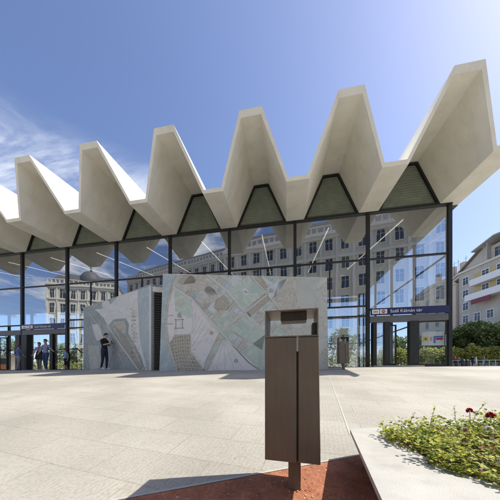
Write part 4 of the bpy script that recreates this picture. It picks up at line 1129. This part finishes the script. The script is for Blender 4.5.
for j, z in enumerate((16.1, 19.5)):
    q = MB(); q.box(-1.8, -.005, -23.5, -3.4-j*1.2, z, z+.3); q.box(-1.8, -1.68, -23.5, -3.4-j*1.2, z+.3, z+1.5); q.box(-1.67, -.005, -3.55-j*1.2, -3.4-j*1.2, z+.3, z+1.5); q.build('balcony', M['white'], gA)
    q = MB(); q.box(-.35, -.005, -23.4, -4.4, z+1.52, z+3.3); q.build('balcony_wall', M['wallyellow'], gA)
    for i in range(5): window(gA, (-.36, -7-3.2*i, z+1.55), -R(90), 1.5, 1.6, 'white', sill=False)
q = MB(); q.box(-2.0, -1.83, -9.5, -5.2, 14.9, 16.0); sg = q.build('shop_sign', M['maroon'], gA)
q = MB()
for i in range(14): q.box(-2.03, -2.003, -20-0+.75*i, -20+.75*i+.45, 11.6, 12.1)
sg2 = q.build('sign_lettering_band', M['trim'], gA); 
bpy.data.objects.remove(sg2)
b = at_r(61.1); gB = thing('town_house', 'narrow peach town house with brown tiled roof left of the grey house', 'building', (b.x, b.y, gz(b.x, b.y)), AL)
q = MB(); q.box(-.6, 12, .1, 16, -1, 22.3); q.build('wall', M['wallpeach'], gB)
q = MB(); q.box(-1.0, -.6, .1, 16, 22.0, 22.5); q.build('cornice', M['trim'], gB)
q = MB(); q.hull8([(-1.1, .1, 22.55), (12, .1, 22.55), (12, 16, 22.55), (-1.1, 16, 22.55), (5, .1, 27.2), (6, .1, 27.2), (6, 16, 27.2), (5, 16, 27.2)]); rf = q.build('roof', M['tile'], gB)
for y, z in ((2, 26.5), (5, 26.5), (10, 26.5)):
    q = MB(); q.box(3.4, 4.4, y, y+1.2, z-2, z+2.4); q.build('chimney', M['wallpeach'], rf)
q = MB()
for y in (1, 3.2, 4.4, 7): q.tube((3, y, 24), (3, y, 30), .05, .04, 6); q.tube((3, y-.6, 29.3), (3, y+.6, 29.3), .03, .03, 5)
q.build('aerials', M['black'], rf)
for fl_ in range(6):
    for i in range(4): window(gB, (-.6, 2.2+3.6*i, 1.5+3.4*fl_), -R(90), 1.1, 1.9, 'trim')
aw = thing('awning', 'pale teal awning over the shopfront at the right edge', 'awning', tuple(at(499, 50.5, 7.0)), AL)
q = MB(); q.hull8([(-2, -3, 0), (5, -3, 0), (5, 3, 0), (-2, 3, 0), (-2, -3, .1), (5, -3, 1.0), (5, 3, 1.0), (-2, 3, .1)]); q.build('canvas', mat('teal_canvas', (.28, .42, .42), .8), aw)
q = MB(); q.tube((-1.9, -2.9, -7.1), (-1.9, -2.9, 0), .06); q.tube((-1.9, 2.9, -7.1), (-1.9, 2.9, 0), .06); q.build('poles', M['steel'], aw)

soil_streaks(M['wallgrey'], (.8, .8, .12), .82); soil_streaks(M['wallpeach'], (.8, .8, .12), .85); soil_streaks(M['wallcream'], (.9, .9, .12), .8); soil_streaks(M['slab'], (9, 9, 9), .90)
# houses behind the photographer, seen mirrored in the glass front
def block_house(name, label, P1, P2, zt, floors, cols, mwall, base=-1.4, depth=14, arch=True, tower=False):
    P1, P2 = Vector((*P1, 0)), Vector((*P2, 0)); d = P2-P1; L = d.length; rz = math.atan2(d.y, d.x)
    h = thing(name, label, 'building', (P1.x, P1.y, base), rz); H = zt-base
    q = MB(); q.box(0, L, -depth, 0, 0, H); q.build('wall', M[mwall], h)
    q = MB(); q.box(-.4, L+.4, 0, .6, H-.5, H+.1); q.box(-.25, L+.25, 0, .35, H-1.1, H-.503); q.box(0, L, .002, .3, H-4.6, H-4.2); q.box(0, L, .002, .3, 4.6, 5.0); q.build('cornice', M['trim'], h)
    q = MB(); n = int(L/1.1)
    for i in range(n): q.box(i*1.1+.1, i*1.1+.4, .1, .35, H+.1, H+1.1)
    q.box(0, L, .08, .4, H+1.103, H+1.3); q.build('balustrade', M['trim'], h)
    q = MB(); q.hull8([(0, -depth, H+.1), (L, -depth, H+.1), (L, -.3, H+.1), (0, -.3, H+.1), (2, -depth+3, H+4), (L-2, -depth+3, H+4), (L-2, -3, H+4), (2, -3, H+4)]); q.build('roof', M['slate'], h)
    fh = (H-5.4)/floors; cw = L/cols
    for i in range(cols):
        q = MB(); q.box(i*cw-.18, i*cw+.18, .003, .22, 5.0, H-1.11); q.build('pilaster', M['trim'], h)
        for j in range(floors): window(h, ((i+.5)*cw, .0, 5.5+fh*j), R(180), 1.15, fh*.62, 'trim', arch=(j == floors-1))
        window(h, ((i+.5)*cw, 0, .6), R(180), 1.3, 3.2, 'trim', sill=False).name = 'shop_window'
    return h
block_house('apartment_house', 'long cream apartment house with pilasters mirrored in the glass front', (-11.5, -22.45), (30, -15.3), 24.2, 6, 16, 'wallcream')
block_house('town_house', 'low long house with brown roof mirrored left of the cream house', (-52, -47.2), (-15, -36.6), 31, 6, 14, 'wallpeach')
dm = block_house('domed_house', 'corner house with a dome mirrored in the left glass bays', (-67, -31.8), (-50, -39.4), 25.5, 5, 7, 'wallcream')
q = MB(); q.tube((10, -4, 26.9), (10, -4, 29.5), 3.0, 2.9, 20)
q.build('drum', M['trim'], dm)
q = MB(); q.blob((10, -4, 29.5), 3.1, 3.1, 3.2, nu=24, nv=12); q.tube((10, -4, 32.5), (10, -4, 34.5), .35, .08, 8); q.build('dome', M['slate'], dm, True)
for i, (x, y, h, rx) in enumerate(((-60, -18, 9, 3.8), (-70, -16, 10, 4.2), (-50, -22, 7, 3))):
    tree('plane_tree', ('leafy plane tree mirrored at the far left of the glass', 'tallest plane tree mirrored at the far left', 'smaller plane tree mirrored near the domed house')[i], (x, y, gz(x, y)), h, rx, .25, M['tree1'], 1800, .4, 60+i, group='plane trees mirrored in the glass')

# ------------------------------------------------------------------ camera, light, sky
cam = bpy.data.cameras.new('camera'); co = bpy.data.objects.new('camera', cam); col.objects.link(co); scn.camera = co
co.location = (0, 0, 0); co.rotation_euler = (R(90), 0, AL)
cam.sensor_width = 36; cam.lens = FOC/500*36; cam.shift_x = .02; cam.shift_y = .242; cam.clip_start = .05; cam.clip_end = 3000
EL, AZ = R(53), R(15)         # sun: to the right, a little behind the hall
sd = Vector((math.cos(EL)*math.cos(AZ), math.cos(EL)*math.sin(AZ), math.sin(EL)))
sl_ = bpy.data.lights.new('sun', 'SUN'); sl_.energy = 3.9; sl_.angle = R(.5); sl_.color = (1, .965, .86)
so = bpy.data.objects.new('sun', sl_); col.objects.link(so); so.rotation_euler = (-sd).to_track_quat('-Z', 'Y').to_euler()
wd = bpy.data.worlds.new('World'); scn.world = wd; wd.use_nodes = True
n, l = wd.node_tree.nodes, wd.node_tree.links; bgn = n['Background']
sk = n.new('ShaderNodeTexSky'); sk.sky_type = 'NISHITA'; sk.sun_disc = False; sk.sun_elevation = EL; sk.sun_rotation = R(90)-AZ
sk.altitude = 200; sk.air_density = .85; sk.dust_density = 1.5; sk.ozone_density = 4.0
tc = n.new('ShaderNodeTexCoord'); sx = n.new('ShaderNodeSeparateXYZ'); l.new(tc.outputs['Generated'], sx.inputs[0])
mz = n.new('ShaderNodeMath'); mz.operation = 'MAXIMUM'; mz.inputs[1].default_value = .06; l.new(sx.outputs['Z'], mz.inputs[0])
dvn = n.new('ShaderNodeVectorMath'); dvn.operation = 'DIVIDE'; cb = n.new('ShaderNodeCombineXYZ')
for i in range(3): l.new(mz.outputs[0], cb.inputs[i])
l.new(tc.outputs['Generated'], dvn.inputs[0]); l.new(cb.outputs[0], dvn.inputs[1])
def cloud_layer(rot, scale, dist, lo, hi, center, c0, c1, seed):
    mp = n.new('ShaderNodeMapping'); mp.inputs['Rotation'].default_value = (0, 0, rot); mp.inputs['Scale'].default_value = scale; mp.inputs['Location'].default_value = (seed, seed*.7, 0)
    l.new(dvn.outputs[0], mp.inputs['Vector'])
    nz = n.new('ShaderNodeTexNoise'); nz.inputs['Scale'].default_value = 1; nz.inputs['Detail'].default_value = 9; nz.inputs['Roughness'].default_value = .62; nz.inputs['Distortion'].default_value = dist
    l.new(mp.outputs[0], nz.inputs['Vector'])
    mr = n.new('ShaderNodeMapRange'); mr.interpolation_type = 'SMOOTHSTEP'; mr.inputs['From Min'].default_value = lo; mr.inputs['From Max'].default_value = hi; l.new(nz.outputs['Fac'], mr.inputs['Value'])
    dt = n.new('ShaderNodeVectorMath'); dt.operation = 'DOT_PRODUCT'; dt.inputs[1].default_value = Vector(center).normalized(); l.new(tc.outputs['Generated'], dt.inputs[0])
    mk = n.new('ShaderNodeMapRange'); mk.interpolation_type = 'SMOOTHSTEP'; mk.inputs['From Min'].default_value = c0; mk.inputs['From Max'].default_value = c1; l.new(dt.outputs['Value'], mk.inputs['Value'])
    mu = n.new('ShaderNodeMath'); mu.operation = 'MULTIPLY'; l.new(mr.outputs[0], mu.inputs[0]); l.new(mk.outputs[0], mu.inputs[1])
    return mu
def dirpx(px, py): 
    v = cam2w((px-240)/FOC, 1, (371-py)/FOC); return v
ci = cloud_layer(R(35), (.9, 3.4, 1), 1.1, .36, .84, dirpx(78, 170), .935, .985, 3.1)
cu_ = cloud_layer(R(10), (.85, .95, 1), .4, .47, .62, (-.25, -1, .45), .35, .85, 8.4)
lim = n.new('ShaderNodeMapRange'); lim.interpolation_type = 'SMOOTHSTEP'; lim.inputs['From Min'].default_value = .665; lim.inputs['From Max'].default_value = .575; l.new(sx.outputs['Z'], lim.inputs['Value'])
ci2 = n.new('ShaderNodeMath'); ci2.operation = 'MULTIPLY'; l.new(ci.outputs[0], ci2.inputs[0]); l.new(lim.outputs[0], ci2.inputs[1])
cm_ = n.new('ShaderNodeMath'); cm_.operation = 'MAXIMUM'; l.new(ci2.outputs[0], cm_.inputs[0]); l.new(cu_.outputs[0], cm_.inputs[1])
tn = n.new('ShaderNodeMix'); tn.data_type = 'RGBA'; tn.blend_type = 'MULTIPLY'; tn.inputs['Factor'].default_value = 1; tn.inputs[7].default_value = (1.02, .958, .985, 1); l.new(sk.outputs[0], tn.inputs[6])
mx = n.new('ShaderNodeMix'); mx.data_type = 'RGBA'; l.new(cm_.outputs[0], mx.inputs['Factor']); l.new(tn.outputs[2], mx.inputs[6]); mx.inputs[7].default_value = (5.2, 5.3, 5.6, 1)
l.new(mx.outputs[2], bgn.inputs['Color']); bgn.inputs['Strength'].default_value = .128

scn.render.engine = 'CYCLES'
scn.view_settings.view_transform = 'Standard'; scn.view_settings.look = 'None'; scn.view_settings.exposure = .9; scn.view_settings.gamma = 1
scn.view_settings.use_curve_mapping = False
cy = scn.cycles; cy.max_bounces = 8; cy.diffuse_bounces = 4; cy.glossy_bounces = 4; cy.transparent_max_bounces = 16; cy.caustics_reflective = False; cy.caustics_refractive = False
scn.render.resolution_x = scn.render.resolution_y = 1024
